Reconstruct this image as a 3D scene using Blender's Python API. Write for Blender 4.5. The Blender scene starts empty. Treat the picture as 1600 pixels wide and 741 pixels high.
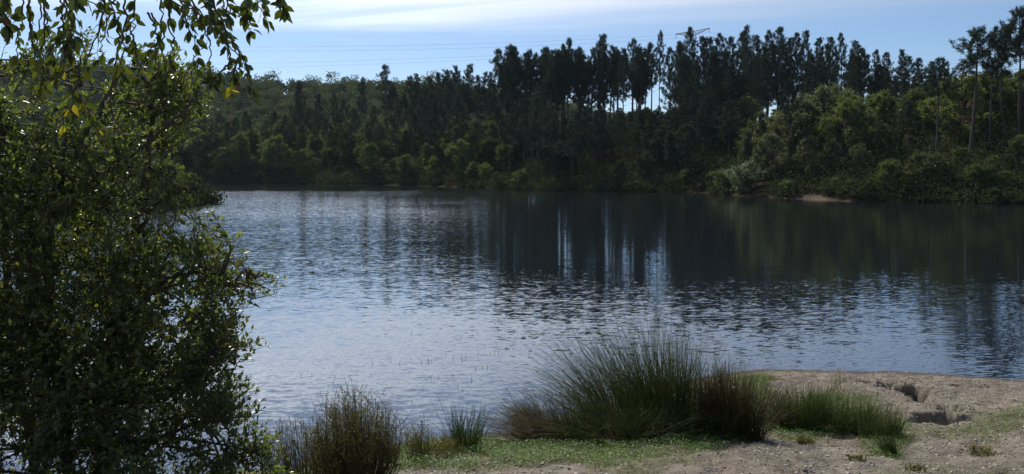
import bpy, math, random
import numpy as np
from mathutils import Vector
rng = np.random.default_rng(7)
random.seed(7)
R = math.radians
scene = bpy.context.scene
col = scene.collection

# ------------------------------------------------------------------ camera
F_PX, W_PX, H_PX = 1331.0, 1600.0, 741.0        # focal length in photograph pixels
CAM_Z = 4.0
PITCH = math.atan((370.5 - 260.0) / F_PX)
cam_d = bpy.data.cameras.new('camera')
cam_d.sensor_width = 36.0
cam_d.lens = 36.0 * F_PX / W_PX
cam_d.clip_start = 0.05
cam_d.clip_end = 6000
cam = bpy.data.objects.new('camera', cam_d)
cam.location = (0, 0, CAM_Z)
cam.rotation_euler = (math.pi / 2 - PITCH, 0, 0)
col.objects.link(cam)
scene.camera = cam

# ------------------------------------------------------------------ light
SUN_EL, SUN_AZ = 41.0, -24.0      # degrees; azimuth from +Y, positive to the right
world = bpy.data.worlds.new('World')
scene.world = world
world.use_nodes = True
scene.view_settings.view_transform = 'Standard'
scene.view_settings.look = 'None'
scene.view_settings.exposure = 0.0
scene.view_settings.gamma = 1.0
scene.cycles.use_denoising = True
scene.cycles.max_bounces = 8
scene.cycles.sample_clamp_indirect = 2.0
scene.cycles.sample_clamp_direct = 6.0
scene.cycles.transparent_max_bounces = 4


def build_world():
    nt = world.node_tree
    nt.nodes.clear()
    N = nt.nodes.new
    L = nt.links.new
    out = N('ShaderNodeOutputWorld')
    bg = N('ShaderNodeBackground')
    bg.inputs['Strength'].default_value = 0.107
    sky = N('ShaderNodeTexSky')
    sky.sky_type = 'NISHITA'
    sky.sun_disc = False
    sky.sun_elevation = R(SUN_EL)
    sky.sun_rotation = R(SUN_AZ)
    sky.altitude = 300
    sky.air_density = 0.8
    sky.dust_density = 0.3
    sky.ozone_density = 4.0
    tc = N('ShaderNodeTexCoord')
    sep = N('ShaderNodeSeparateXYZ')
    L(tc.outputs['Generated'], sep.inputs[0])

    def math_(op, a, b=None, clamp=False):
        m = N('ShaderNodeMath')
        m.operation = op
        m.use_clamp = clamp
        for i, v in enumerate((a, b)):
            if v is None:
                continue
            if isinstance(v, (int, float)):
                m.inputs[i].default_value = v
            else:
                L(v, m.inputs[i])
        return m.outputs[0]

    def ramp(v, a, b):
        m = N('ShaderNodeMapRange')
        m.interpolation_type = 'SMOOTHSTEP'
        m.inputs['From Min'].default_value = a
        m.inputs['From Max'].default_value = b
        L(v, m.inputs['Value'])
        return m.outputs['Result']
    # thin cloud sheet: the view direction met with a flat layer overhead
    zc = math_('MAXIMUM', sep.outputs['Z'], 0.02)
    u = math_('DIVIDE', sep.outputs['X'], zc)
    v = math_('DIVIDE', sep.outputs['Y'], zc)
    comb = N('ShaderNodeCombineXYZ')
    L(math_('MULTIPLY', u, 0.16), comb.inputs[0])
    L(math_('ADD', math_('MULTIPLY', v, 0.55), math_('MULTIPLY', u, 0.05)), comb.inputs[1])
    n1 = N('ShaderNodeTexNoise')
    n1.inputs['Scale'].default_value = 1.0
    n1.inputs['Detail'].default_value = 6.0
    n1.inputs['Roughness'].default_value = 0.55
    n1.inputs['Distortion'].default_value = 0.6
    L(comb.outputs[0], n1.inputs['Vector'])
    n2 = N('ShaderNodeTexNoise')
    n2.inputs['Scale'].default_value = 0.35
    n2.inputs['Detail'].default_value = 3.0
    L(comb.outputs[0], n2.inputs['Vector'])
    # a bank of veil cloud between about 8 and 14 degrees up, broken wisps above it
    edge = math_('ADD', sep.outputs['Z'], math_('MULTIPLY', math_('SUBTRACT', n1.outputs['Fac'], 0.5), 0.05))
    band = math_('MULTIPLY', ramp(edge, 0.140, 0.185), math_('SUBTRACT', 1.0, math_('MULTIPLY', ramp(sep.outputs['Z'], 0.22, 0.31), 0.8)))
    tex = ramp(math_('ADD', math_('MULTIPLY', n1.outputs['Fac'], 0.65), math_('MULTIPLY', n2.outputs['Fac'], 0.35)), 0.38, 0.63)
    west = ramp(sep.outputs['X'], 0.75, -0.35)           # thicker towards the sun's side
    amount = math_('MULTIPLY', math_('MULTIPLY', band, math_('ADD', math_('MULTIPLY', tex, 0.88), 0.12)), math_('ADD', math_('MULTIPLY', west, 0.75), 0.3), True)
    mix = N('ShaderNodeMix')
    mix.data_type = 'RGBA'
    L(amount, mix.inputs['Factor'])
    L(sky.outputs[0], mix.inputs['A'])
    dot = N('ShaderNodeVectorMath')
    dot.operation = 'DOT_PRODUCT'
    L(tc.outputs['Generated'], dot.inputs[0])
    dot.inputs[1].default_value = (math.sin(R(SUN_AZ)) * math.cos(R(SUN_EL)), math.cos(R(SUN_AZ)) * math.cos(R(SUN_EL)), math.sin(R(SUN_EL)))
    glow = math_('ADD', math_('MULTIPLY', math_('POWER', math_('MAXIMUM', dot.outputs['Value'], 0.0), 8.0), 2.9), 0.72)
    sc_ = N('ShaderNodeVectorMath')
    sc_.operation = 'SCALE'
    sc_.inputs[0].default_value = (9.7, 10.0, 10.4)
    L(glow, sc_.inputs['Scale'])
    L(sc_.outputs[0], mix.inputs['B'])
    L(mix.outputs['Result'], bg.inputs['Color'])
    L(bg.outputs[0], out.inputs['Surface'])


build_world()
sun_d = bpy.data.lights.new('sun', 'SUN')
sun_d.energy = 4.6
sun_d.angle = R(0.5)
sun_d.color = (1.0, 0.95, 0.87)
sun = bpy.data.objects.new('sun', sun_d)
to_sun = Vector((math.sin(R(SUN_AZ)) * math.cos(R(SUN_EL)), math.cos(R(SUN_AZ)) * math.cos(R(SUN_EL)), math.sin(R(SUN_EL))))
sun.rotation_euler = to_sun.to_track_quat('Z', 'Y').to_euler()
sun.location = (0, 0, 60)
col.objects.link(sun)


# ------------------------------------------------------------------ helpers
def tag(o, label=None, cat=None, group=None, kind=None):
    if label:
        o['label'] = label
    if cat:
        o['category'] = cat
    if group:
        o['group'] = group
    if kind:
        o['kind'] = kind
    return o


def empty(name, loc=(0, 0, 0), rz=0.0, sc=(1, 1, 1)):
    o = bpy.data.objects.new(name, None)
    o.empty_display_size = 0.2
    o.location = loc
    o.rotation_euler = (0, 0, rz)
    o.scale = sc
    col.objects.link(o)
    return o


def link(name, me, mat=None, parent=None):
    o = bpy.data.objects.new(name, me)
    if mat is not None and not me.materials:
        me.materials.append(mat)
    if parent is not None:
        o.parent = parent
    col.objects.link(o)
    return o


def mesh(name, V, faces_idx, sizes, v_attr=None, smooth=False, extra=None):
    """V (n,3); faces_idx flat loop vertex indices; sizes face sizes (int or array)."""
    me = bpy.data.meshes.new(name)
    V = np.asarray(V, dtype=np.float32)
    idx = np.asarray(faces_idx, dtype=np.int32).ravel()
    if np.isscalar(sizes):
        sizes = np.full(len(idx) // sizes, sizes, dtype=np.int32)
    sizes = np.asarray(sizes, dtype=np.int32)
    me.vertices.add(len(V))
    me.vertices.foreach_set('co', V.ravel())
    me.loops.add(len(idx))
    me.loops.foreach_set('vertex_index', idx)
    me.polygons.add(len(sizes))
    st = np.zeros(len(sizes), dtype=np.int32)
    st[1:] = np.cumsum(sizes)[:-1]
    me.polygons.foreach_set('loop_start', st)
    if smooth:
        me.polygons.foreach_set('use_smooth', np.ones(len(sizes), dtype=bool))
    if v_attr is not None:
        a = me.attributes.new('v', 'FLOAT', 'POINT')
        a.data.foreach_set('value', np.asarray(v_attr, dtype=np.float32))
    for k, arr in (extra or {}).items():
        a = me.attributes.new(k, 'FLOAT', 'POINT')
        a.data.foreach_set('value', np.asarray(arr, dtype=np.float32))
    me.update(calc_edges=True)
    me.validate()
    return me


class MB:
    """collects pieces of one mesh"""

    def __init__(self):
        self.V, self.I, self.S, self.A, self.n = [], [], [], [], 0

    def add(self, V, idx, size, a=0.5):
        V = np.asarray(V, dtype=np.float32).reshape(-1, 3)
        idx = np.asarray(idx, dtype=np.int64).ravel()
        self.V.append(V)
        self.I.append(idx + self.n)
        self.S.append(np.full(len(idx) // size, size, dtype=np.int32))
        self.A.append(np.broadcast_to(np.asarray(a, dtype=np.float32), (len(V),)))
        self.n += len(V)

    def tube(self, pts, rad, sides=6, a=0.5, cap=True):
        pts = np.asarray(pts, dtype=float)
        n = len(pts)
        rad = np.broadcast_to(np.asarray(rad, dtype=float), (n,))
        T = np.gradient(pts, axis=0)
        T /= np.linalg.norm(T, axis=1, keepdims=True) + 1e-9
        ref = np.array([0, 0, 1.0]) if abs(T[0, 2]) < 0.9 else np.array([1.0, 0, 0])
        U = np.cross(T, ref)
        U /= np.linalg.norm(U, axis=1, keepdims=True) + 1e-9
        Wv = np.cross(T, U)
        ang = np.arange(sides) / sides * 2 * np.pi
        ring = (np.cos(ang)[None, :, None] * U[:, None, :] + np.sin(ang)[None, :, None] * Wv[:, None, :]) * rad[:, None, None]
        V = (pts[:, None, :] + ring).reshape(-1, 3)
        i = np.arange(n - 1)[:, None] * sides
        j = np.arange(sides)[None, :]
        j2 = (j + 1) % sides
        q = np.stack([i + j, i + j2, i + sides + j2, i + sides + j], -1).reshape(-1, 4)
        self.add(V, q, 4, a)
        if cap:
            V2 = np.concatenate([V[:sides], V[-sides:]])
            self.I.append(np.arange(sides)[::-1] + self.n)
            self.I.append(np.arange(sides) + sides + self.n)
            self.S.append(np.array([sides, sides], dtype=np.int32))
            self.V.append(V2.astype(np.float32))
            self.A.append(np.full(2 * sides, a, dtype=np.float32))
            self.n += 2 * sides

    def mesh(self, name, smooth=False):
        return mesh(name, np.concatenate(self.V), np.concatenate(self.I), np.concatenate(self.S), np.concatenate(self.A), smooth)


def unit(a):
    return a / (np.linalg.norm(a, axis=-1, keepdims=True) + 1e-9)


def rand_dirs(n, r=rng):
    return unit(r.normal(size=(n, 3)))


def add_leaves(mb, P, D, Nn, Ln, Wd, a, fold=0.25):
    """folded pointed leaves: five vertices, four triangles each"""
    P, D = np.asarray(P), unit(np.asarray(D))
    S = unit(np.cross(D, Nn))
    Nn = np.cross(S, D)
    Ln = np.broadcast_to(np.asarray(Ln, dtype=float), (len(P),))[:, None]
    Wd = np.broadcast_to(np.asarray(Wd, dtype=float), (len(P),))[:, None]
    b = P
    c = P + D * Ln * 0.5 - Nn * Wd * fold * 0.3
    l = P + D * Ln * 0.45 - S * Wd * 0.5 + Nn * Wd * fold * 0.5
    r_ = P + D * Ln * 0.45 + S * Wd * 0.5 + Nn * Wd * fold * 0.5
    t = P + D * Ln - Nn * Ln * 0.06
    V = np.stack([b, r_, c, l, t], 1).reshape(-1, 3)
    k = np.arange(len(P))[:, None] * 5
    I = (k + np.array([0, 1, 2, 0, 2, 3, 2, 1, 4, 2, 4, 3])[None, :]).ravel()
    mb.add(V, I, 3, np.repeat(np.broadcast_to(a, (len(P),)), 5))


def add_cards(mb, P, D, Nn, Ln, Wd, a):
    """small lozenge leaf sprays for far crowns: one quad each"""
    D = unit(D)
    S = unit(np.cross(D, Nn))
    Ln = np.broadcast_to(np.asarray(Ln, dtype=float), (len(P),))[:, None]
    Wd = np.broadcast_to(np.asarray(Wd, dtype=float), (len(P),))[:, None]
    V = np.stack([P, P + D * Ln * 0.55 + S * Wd * 0.5, P + D * Ln, P + D * Ln * 0.4 - S * Wd * 0.5], 1).reshape(-1, 3)
    I = np.arange(len(P) * 4)
    mb.add(V, I, 4, np.repeat(np.broadcast_to(a, (len(P),)), 4))


def add_needles(mb, P, D, Ln, Wd, a, r=rng):
    D = unit(D)
    S = unit(np.cross(D, rand_dirs(len(P), r)))
    Ln = np.broadcast_to(np.asarray(Ln, dtype=float), (len(P),))[:, None]
    Wd = np.broadcast_to(np.asarray(Wd, dtype=float), (len(P),))[:, None]
    V = np.stack([P - S * Wd * 0.5, P + S * Wd * 0.5, P + D * Ln], 1).reshape(-1, 3)
    mb.add(V, np.arange(len(P) * 3), 3, np.repeat(np.broadcast_to(a, (len(P),)), 3))


def add_stems(mb, base, tip, ctrl, rad, a, nseg=5):
    """round rush stems: three-sided tapering rods along quadratic curves"""
    n = len(base)
    t = np.linspace(0, 1, nseg + 1)[None, :, None]
    P = (1 - t) ** 2 * base[:, None] + 2 * t * (1 - t) * ctrl[:, None] + t ** 2 * tip[:, None]
    T = unit(np.gradient(P, axis=1))
    U = unit(np.cross(T, np.array([0.31, 0.95, 0.05])))
    Wv = np.cross(T, U)
    rr = (np.broadcast_to(np.asarray(rad, dtype=float), (n,))[:, None] * np.linspace(1, 0.25, nseg + 1)[None, :])[:, :, None]
    ring = [P + (math.cos(q) * U + math.sin(q) * Wv) * rr for q in (0, 2.094, 4.189)]
    V = np.stack(ring, 2).reshape(-1, 3)          # n, seg+1, 3
    s = np.arange(nseg)[:, None, None] * 3
    j = np.arange(3)[None, :, None]
    quad = np.concatenate([s + j, s + (j + 1) % 3, s + 3 + (j + 1) % 3, s + 3 + j], -1).reshape(1, -1)
    I = (quad + (np.arange(n) * (nseg + 1) * 3)[:, None]).ravel()
    mb.add(V, I, 4, np.repeat(np.broadcast_to(a, (n,)), (nseg + 1) * 3))


# ---- value noise for terrain
_tab = np.random.default_rng(3).random((256, 256))


def vnoise(x, y):
    xi, yi = np.floor(x).astype(int), np.floor(y).astype(int)
    fx, fy = x - xi, y - yi
    fx, fy = fx * fx * (3 - 2 * fx), fy * fy * (3 - 2 * fy)
    g = lambda i, j: _tab[(xi + i) & 255, (yi + j) & 255]
    return (g(0, 0) * (1 - fx) + g(1, 0) * fx) * (1 - fy) + (g(0, 1) * (1 - fx) + g(1, 1) * fx) * fy


def fbm(x, y, o=4):
    s, a, t = 0, 1.0, 0
    for k in range(o):
        s = s + a * vnoise(x * 2 ** k + 17.3 * k, y * 2 ** k + 5.1 * k)
        t += a
        a *= 0.5
    return s / t


def sstep(a, b, x):
    t = np.clip((x - a) / (b - a), 0, 1)
    return t * t * (3 - 2 * t)


# ---- photograph pixels <-> places
cp, sp = math.cos(PITCH), math.sin(PITCH)


def ray(px, py):
    a, b = (np.asarray(px, float) - 800) / F_PX, (370.5 - np.asarray(py, float)) / F_PX
    dy = cp + b * sp
    return a / dy, (-sp + b * cp) / dy                # dx/dy, dz/dy


def at(px, py, Y):
    dx, dz = ray(px, py)
    return np.stack([dx * Y, np.asarray(Y) + 0 * dx, CAM_Z + dz * Y], -1)


# ------------------------------------------------------------------ materials
def new_mat(name):
    m = bpy.data.materials.new(name)
    m.use_nodes = True
    nt = m.node_tree
    nt.nodes.clear()
    return m, nt, nt.nodes.new, nt.links.new


def mixrgb(N, L, fac, a, b):
    m = N('ShaderNodeMix')
    m.data_type = 'RGBA'
    for s, v in (('Factor', fac), ('A', a), ('B', b)):
        if isinstance(v, (int, float)):
            m.inputs[s].default_value = v
        elif isinstance(v, tuple):
            m.inputs[s].default_value = v + (1,)
        else:
            L(v, m.inputs[s])
    return m.outputs['Result']


def foliage(name, ca, cb, trans=0.35, rough=0.5, spec=0.3, tint=(1.5, 1.5, 0.6), objvar=0.35):
    m, nt, N, L = new_mat(name)
    at_ = N('ShaderNodeAttribute')
    at_.attribute_name = 'v'
    oi = N('ShaderNodeObjectInfo')
    c = mixrgb(N, L, at_.outputs['Fac'], ca, cb)
    hs = N('ShaderNodeHueSaturation')
    mr = N('ShaderNodeMapRange')
    mr.inputs['To Min'].default_value = 1 - objvar
    mr.inputs['To Max'].default_value = 1 + objvar
    L(oi.outputs['Random'], mr.inputs['Value'])
    L(mr.outputs['Result'], hs.inputs['Value'])
    mh = N('ShaderNodeMapRange')
    mh.inputs['To Min'].default_value = 0.5 - 0.045 * objvar
    mh.inputs['To Max'].default_value = 0.5 + 0.06 * objvar
    wn = N('ShaderNodeTexWhiteNoise')
    wn.noise_dimensions = '1D'
    L(oi.outputs['Random'], wn.inputs['W'])
    L(wn.outputs['Value'], mh.inputs['Value'])
    L(mh.outputs['Result'], hs.inputs['Hue'])
    L(c, hs.inputs['Color'])
    p = N('ShaderNodeBsdfPrincipled')
    L(hs.outputs[0], p.inputs['Base Color'])
    p.inputs['Roughness'].default_value = rough
    p.inputs['Specular IOR Level'].default_value = spec
    out = N('ShaderNodeOutputMaterial')
    if trans > 0:
        tr = N('ShaderNodeBsdfTranslucent')
        mul = N('ShaderNodeMix')
        mul.data_type = 'RGBA'
        mul.blend_type = 'MULTIPLY'
        mul.inputs['Factor'].default_value = 1
        L(hs.outputs[0], mul.inputs['A'])
        mul.inputs['B'].default_value = tint + (1,)
        L(mul.outputs['Result'], tr.inputs['Color'])
        ms = N('ShaderNodeMixShader')
        ms.inputs[0].default_value = trans
        L(p.outputs[0], ms.inputs[1])
        L(tr.outputs[0], ms.inputs[2])
        L(ms.outputs[0], out.inputs['Surface'])
    else:
        L(p.outputs[0], out.inputs['Surface'])
    return m


def noisy(name, ca, cb, scale=8.0, rough=0.85, bump=0.4, stretch=(1, 1, 1), coord='Object'):
    m, nt, N, L = new_mat(name)
    tc = N('ShaderNodeTexCoord')
    mp = N('ShaderNodeMapping')
    mp.inputs['Scale'].default_value = stretch
    L(tc.outputs[coord], mp.inputs['Vector'])
    n = N('ShaderNodeTexNoise')
    n.inputs['Scale'].default_value = scale
    n.inputs['Detail'].default_value = 5
    n.inputs['Roughness'].default_value = 0.65
    L(mp.outputs[0], n.inputs['Vector'])
    p = N('ShaderNodeBsdfPrincipled')
    L(mixrgb(N, L, n.outputs['Fac'], ca, cb), p.inputs['Base Color'])
    p.inputs['Roughness'].default_value = rough
    b = N('ShaderNodeBump')
    b.inputs['Strength'].default_value = bump
    b.inputs['Distance'].default_value = 0.02
    L(n.outputs['Fac'], b.inputs['Height'])
    L(b.outputs[0], p.inputs['Normal'])
    out = N('ShaderNodeOutputMaterial')
    L(p.outputs[0], out.inputs['Surface'])
    return m


M = {}
M['bark'] = noisy('bark', (0.035, 0.025, 0.018), (0.12, 0.09, 0.065), 14, 0.9, 0.7, (1, 1, 0.25))
M['pine_bark'] = noisy('pine_bark', (0.03, 0.022, 0.018), (0.10, 0.07, 0.055), 5, 0.9, 0.6, (1, 1, 0.3))
M['pine'] = foliage('pine_needles', (0.024, 0.039, 0.029), (0.052, 0.070, 0.046), 0.16, 0.65, 0.08, (1.3, 1.4, 0.6), 0.25)
M['broad'] = foliage('broadleaf', (0.052, 0.076, 0.031), (0.138, 0.156, 0.064), 0.36, 0.6, 0.15, (1.5, 1.5, 0.5), 0.4)
M['bush'] = foliage('bush_leaves', (0.065, 0.09, 0.04), (0.14, 0.158, 0.07), 0.30, 0.6, 0.12, (1.4, 1.4, 0.6), 0.35)
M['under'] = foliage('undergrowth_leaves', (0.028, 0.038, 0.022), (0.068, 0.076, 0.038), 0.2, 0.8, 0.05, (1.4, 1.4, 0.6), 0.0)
M['point'] = foliage('point_leaves', (0.070, 0.086, 0.046), (0.150, 0.162, 0.092), 0.34, 0.55, 0.2, (1.4, 1.4, 0.75), 0.2)  # grey-green leaves, colour lightened so the point trees look sunlit
M['dark'] = foliage('shaded_leaves', (0.024, 0.036, 0.024), (0.058, 0.068, 0.040), 0.18, 0.6, 0.12, (1.4, 1.4, 0.7), 0.3)  # broadleaf colour darkened to stand for shade on the centre slope
M['willow'] = foliage('willow_leaves', (0.10, 0.14, 0.085), (0.19, 0.22, 0.135), 0.35, 0.5, 0.35, (1.3, 1.3, 0.8), 0.1)
M['far'] = foliage('far_wood_leaves', (0.038, 0.060, 0.030), (0.105, 0.128, 0.062), 0.25, 0.8, 0.05, (1.4, 1.4, 0.6), 0.0)
M['oak'] = foliage('oak_leaves', (0.066, 0.096, 0.036), (0.175, 0.210, 0.090), 0.44, 0.36, 0.55, (1.9, 1.8, 0.6), 0.12)
M['leaf'] = foliage('hanging_leaf', (0.030, 0.046, 0.014), (0.064, 0.086, 0.026), 0.34, 0.34, 0.5, (2.3, 2.0, 0.35), 0.45)
M['yellow_leaf'] = foliage('yellow_leaf', (0.20, 0.20, 0.02), (0.30, 0.26, 0.03), 0.55, 0.4, 0.4, (1.5, 1.4, 0.5), 0.2)
M['brown_leaf'] = foliage('brown_leaf', (0.14, 0.05, 0.02), (0.2, 0.08, 0.03), 0.4, 0.5, 0.4, (1.4, 1.1, 0.6), 0.15)
M['rush'] = foliage('rush_stems', (0.055, 0.100, 0.024), (0.23, 0.265, 0.080), 0.28, 0.45, 0.18, (1.4, 1.4, 0.5), 0.1)
M['dry'] = foliage('dry_stems', (0.09, 0.065, 0.03), (0.30, 0.22, 0.12), 0.2, 0.6, 0.3, (1.3, 1.2, 0.7), 0.1)
M['heath'] = foliage('heath_stems', (0.055, 0.045, 0.02), (0.14, 0.12, 0.045), 0.15, 0.6, 0.25, (1.3, 1.2, 0.6), 0.1)
M['sprig'] = foliage('heath_leaves', (0.09, 0.10, 0.03), (0.23, 0.20, 0.065), 0.38, 0.5, 0.3, (1.5, 1.4, 0.5), 0.1)
M['clover'] = foliage('clover', (0.06, 0.13, 0.02), (0.15, 0.25, 0.05), 0.45, 0.45, 0.35, (1.5, 1.6, 0.4), 0.0)
M['grass'] = foliage('grass', (0.08, 0.11, 0.03), (0.21, 0.2, 0.08), 0.35, 0.5, 0.3, (1.4, 1.4, 0.5), 0.0)
M['litter'] = foliage('leaf_litter', (0.12, 0.075, 0.045), (0.5, 0.42, 0.32), 0.1, 0.6, 0.3, (1.2, 1.1, 0.8), 0.0)
M['pebble'] = foliage('pebbles', (0.09, 0.075, 0.06), (0.62, 0.56, 0.47), 0.0, 0.75, 0.3, (1, 1, 1), 0.0)
M['flower'] = foliage('seed_heads', (0.07, 0.035, 0.02), (0.2, 0.12, 0.06), 0.1, 0.7, 0.2, (1, 1, 1), 0.1)
M['pale_flower'] = foliage('pale_flowers', (0.25, 0.23, 0.12), (0.42, 0.38, 0.22), 0.3, 0.6, 0.2, (1.2, 1.2, 0.8), 0.1)
M['steel'] = noisy('galvanised_steel', (0.12, 0.125, 0.13), (0.2, 0.2, 0.21), 3, 0.5, 0.1)
M['cable'] = noisy('cable_metal', (0.10, 0.10, 0.105), (0.14, 0.14, 0.145), 3, 0.45, 0.05)


def ground_mat():
    m, nt, N, L = new_mat('sandy_soil')
    tc = N('ShaderNodeTexCoord')
    geo = N('ShaderNodeNewGeometry')

    def noise(scale, detail=4, rough=0.6):
        n = N('ShaderNodeTexNoise')
        n.inputs['Scale'].default_value = scale
        n.inputs['Detail'].default_value = detail
        n.inputs['Roughness'].default_value = rough
        L(tc.outputs['Object'], n.inputs['Vector'])
        return n.outputs['Fac']

    def ramp(v, a, b):
        r = N('ShaderNodeMapRange')
        r.inputs['From Min'].default_value = a
        r.inputs['From Max'].default_value = b
        L(v, r.inputs['Value'])
        return r.outputs['Result']
    big, mid, fine, grit = noise(0.7, 3), noise(5, 5), noise(34, 4, 0.7), noise(120, 3, 0.7)
    c = mixrgb(N, L, ramp(big, 0.35, 0.65), (0.270, 0.230, 0.178), (0.355, 0.308, 0.240))
    c = mixrgb(N, L, ramp(mid, 0.38, 0.7), c, (0.155, 0.125, 0.095))
    c = mixrgb(N, L, ramp(fine, 0.56, 0.68), c, (0.10, 0.07, 0.05))
    c = mixrgb(N, L, ramp(grit, 0.60, 0.72), c, (0.42, 0.36, 0.29))
    ga = N('ShaderNodeAttribute')
    ga.attribute_name = 'green'
    gm = N('ShaderNodeMath')
    gm.operation = 'MULTIPLY'
    L(ga.outputs['Fac'], gm.inputs[0])
    L(ramp(fine, 0.35, 0.55), gm.inputs[1])
    c = mixrgb(N, L, gm.outputs[0], c, (0.10, 0.115, 0.04))
    # sand wetted by the water along the shore
    sep = N('ShaderNodeSeparateXYZ')
    L(geo.outputs['Position'], sep.inputs[0])
    wet = ramp(sep.outputs['Z'], 0.16, 0.03)
    c = mixrgb(N, L, wet, c, (0.085, 0.064, 0.046))
    p = N('ShaderNodeBsdfPrincipled')
    L(c, p.inputs['Base Color'])
    ro = N('ShaderNodeMapRange')
    ro.inputs['To Min'].default_value = 0.95
    ro.inputs['To Max'].default_value = 0.45
    L(wet, ro.inputs['Value'])
    L(ro.outputs['Result'], p.inputs['Roughness'])
    p.inputs['Specular IOR Level'].default_value = 0.1
    add = N('ShaderNodeMath')
    add.operation = 'ADD'
    L(fine, add.inputs[0])
    L(grit, add.inputs[1])
    b = N('ShaderNodeBump')
    b.inputs['Strength'].default_value = 0.8
    b.inputs['Distance'].default_value = 0.02
    L(add.outputs[0], b.inputs['Height'])
    L(b.outputs[0], p.inputs['Normal'])
    out = N('ShaderNodeOutputMaterial')
    L(p.outputs[0], out.inputs['Surface'])
    return m


def hill_mat():
    m, nt, N, L = new_mat('forest_floor')
    tc = N('ShaderNodeTexCoord')
    n = N('ShaderNodeTexNoise')
    n.inputs['Scale'].default_value = 0.35
    n.inputs['Detail'].default_value = 7
    n.inputs['Roughness'].default_value = 0.7
    L(tc.outputs['Object'], n.inputs['Vector'])
    c = mixrgb(N, L, n.outputs['Fac'], (0.03, 0.026, 0.016), (0.075, 0.062, 0.035))
    a = N('ShaderNodeAttribute')
    a.attribute_name = 'sand'
    c = mixrgb(N, L, a.outputs['Fac'], c, (0.15, 0.115, 0.085))
    p = N('ShaderNodeBsdfPrincipled')
    L(c, p.inputs['Base Color'])
    p.inputs['Roughness'].default_value = 1.0
    p.inputs['Specular IOR Level'].default_value = 0.0
    b = N('ShaderNodeBump')
    b.inputs['Strength'].default_value = 1.0
    b.inputs['Distance'].default_value = 0.4
    L(n.outputs['Fac'], b.inputs['Height'])
    L(b.outputs[0], p.inputs['Normal'])
    out = N('ShaderNodeOutputMaterial')
    L(p.outputs[0], out.inputs['Surface'])
    return m


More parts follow.
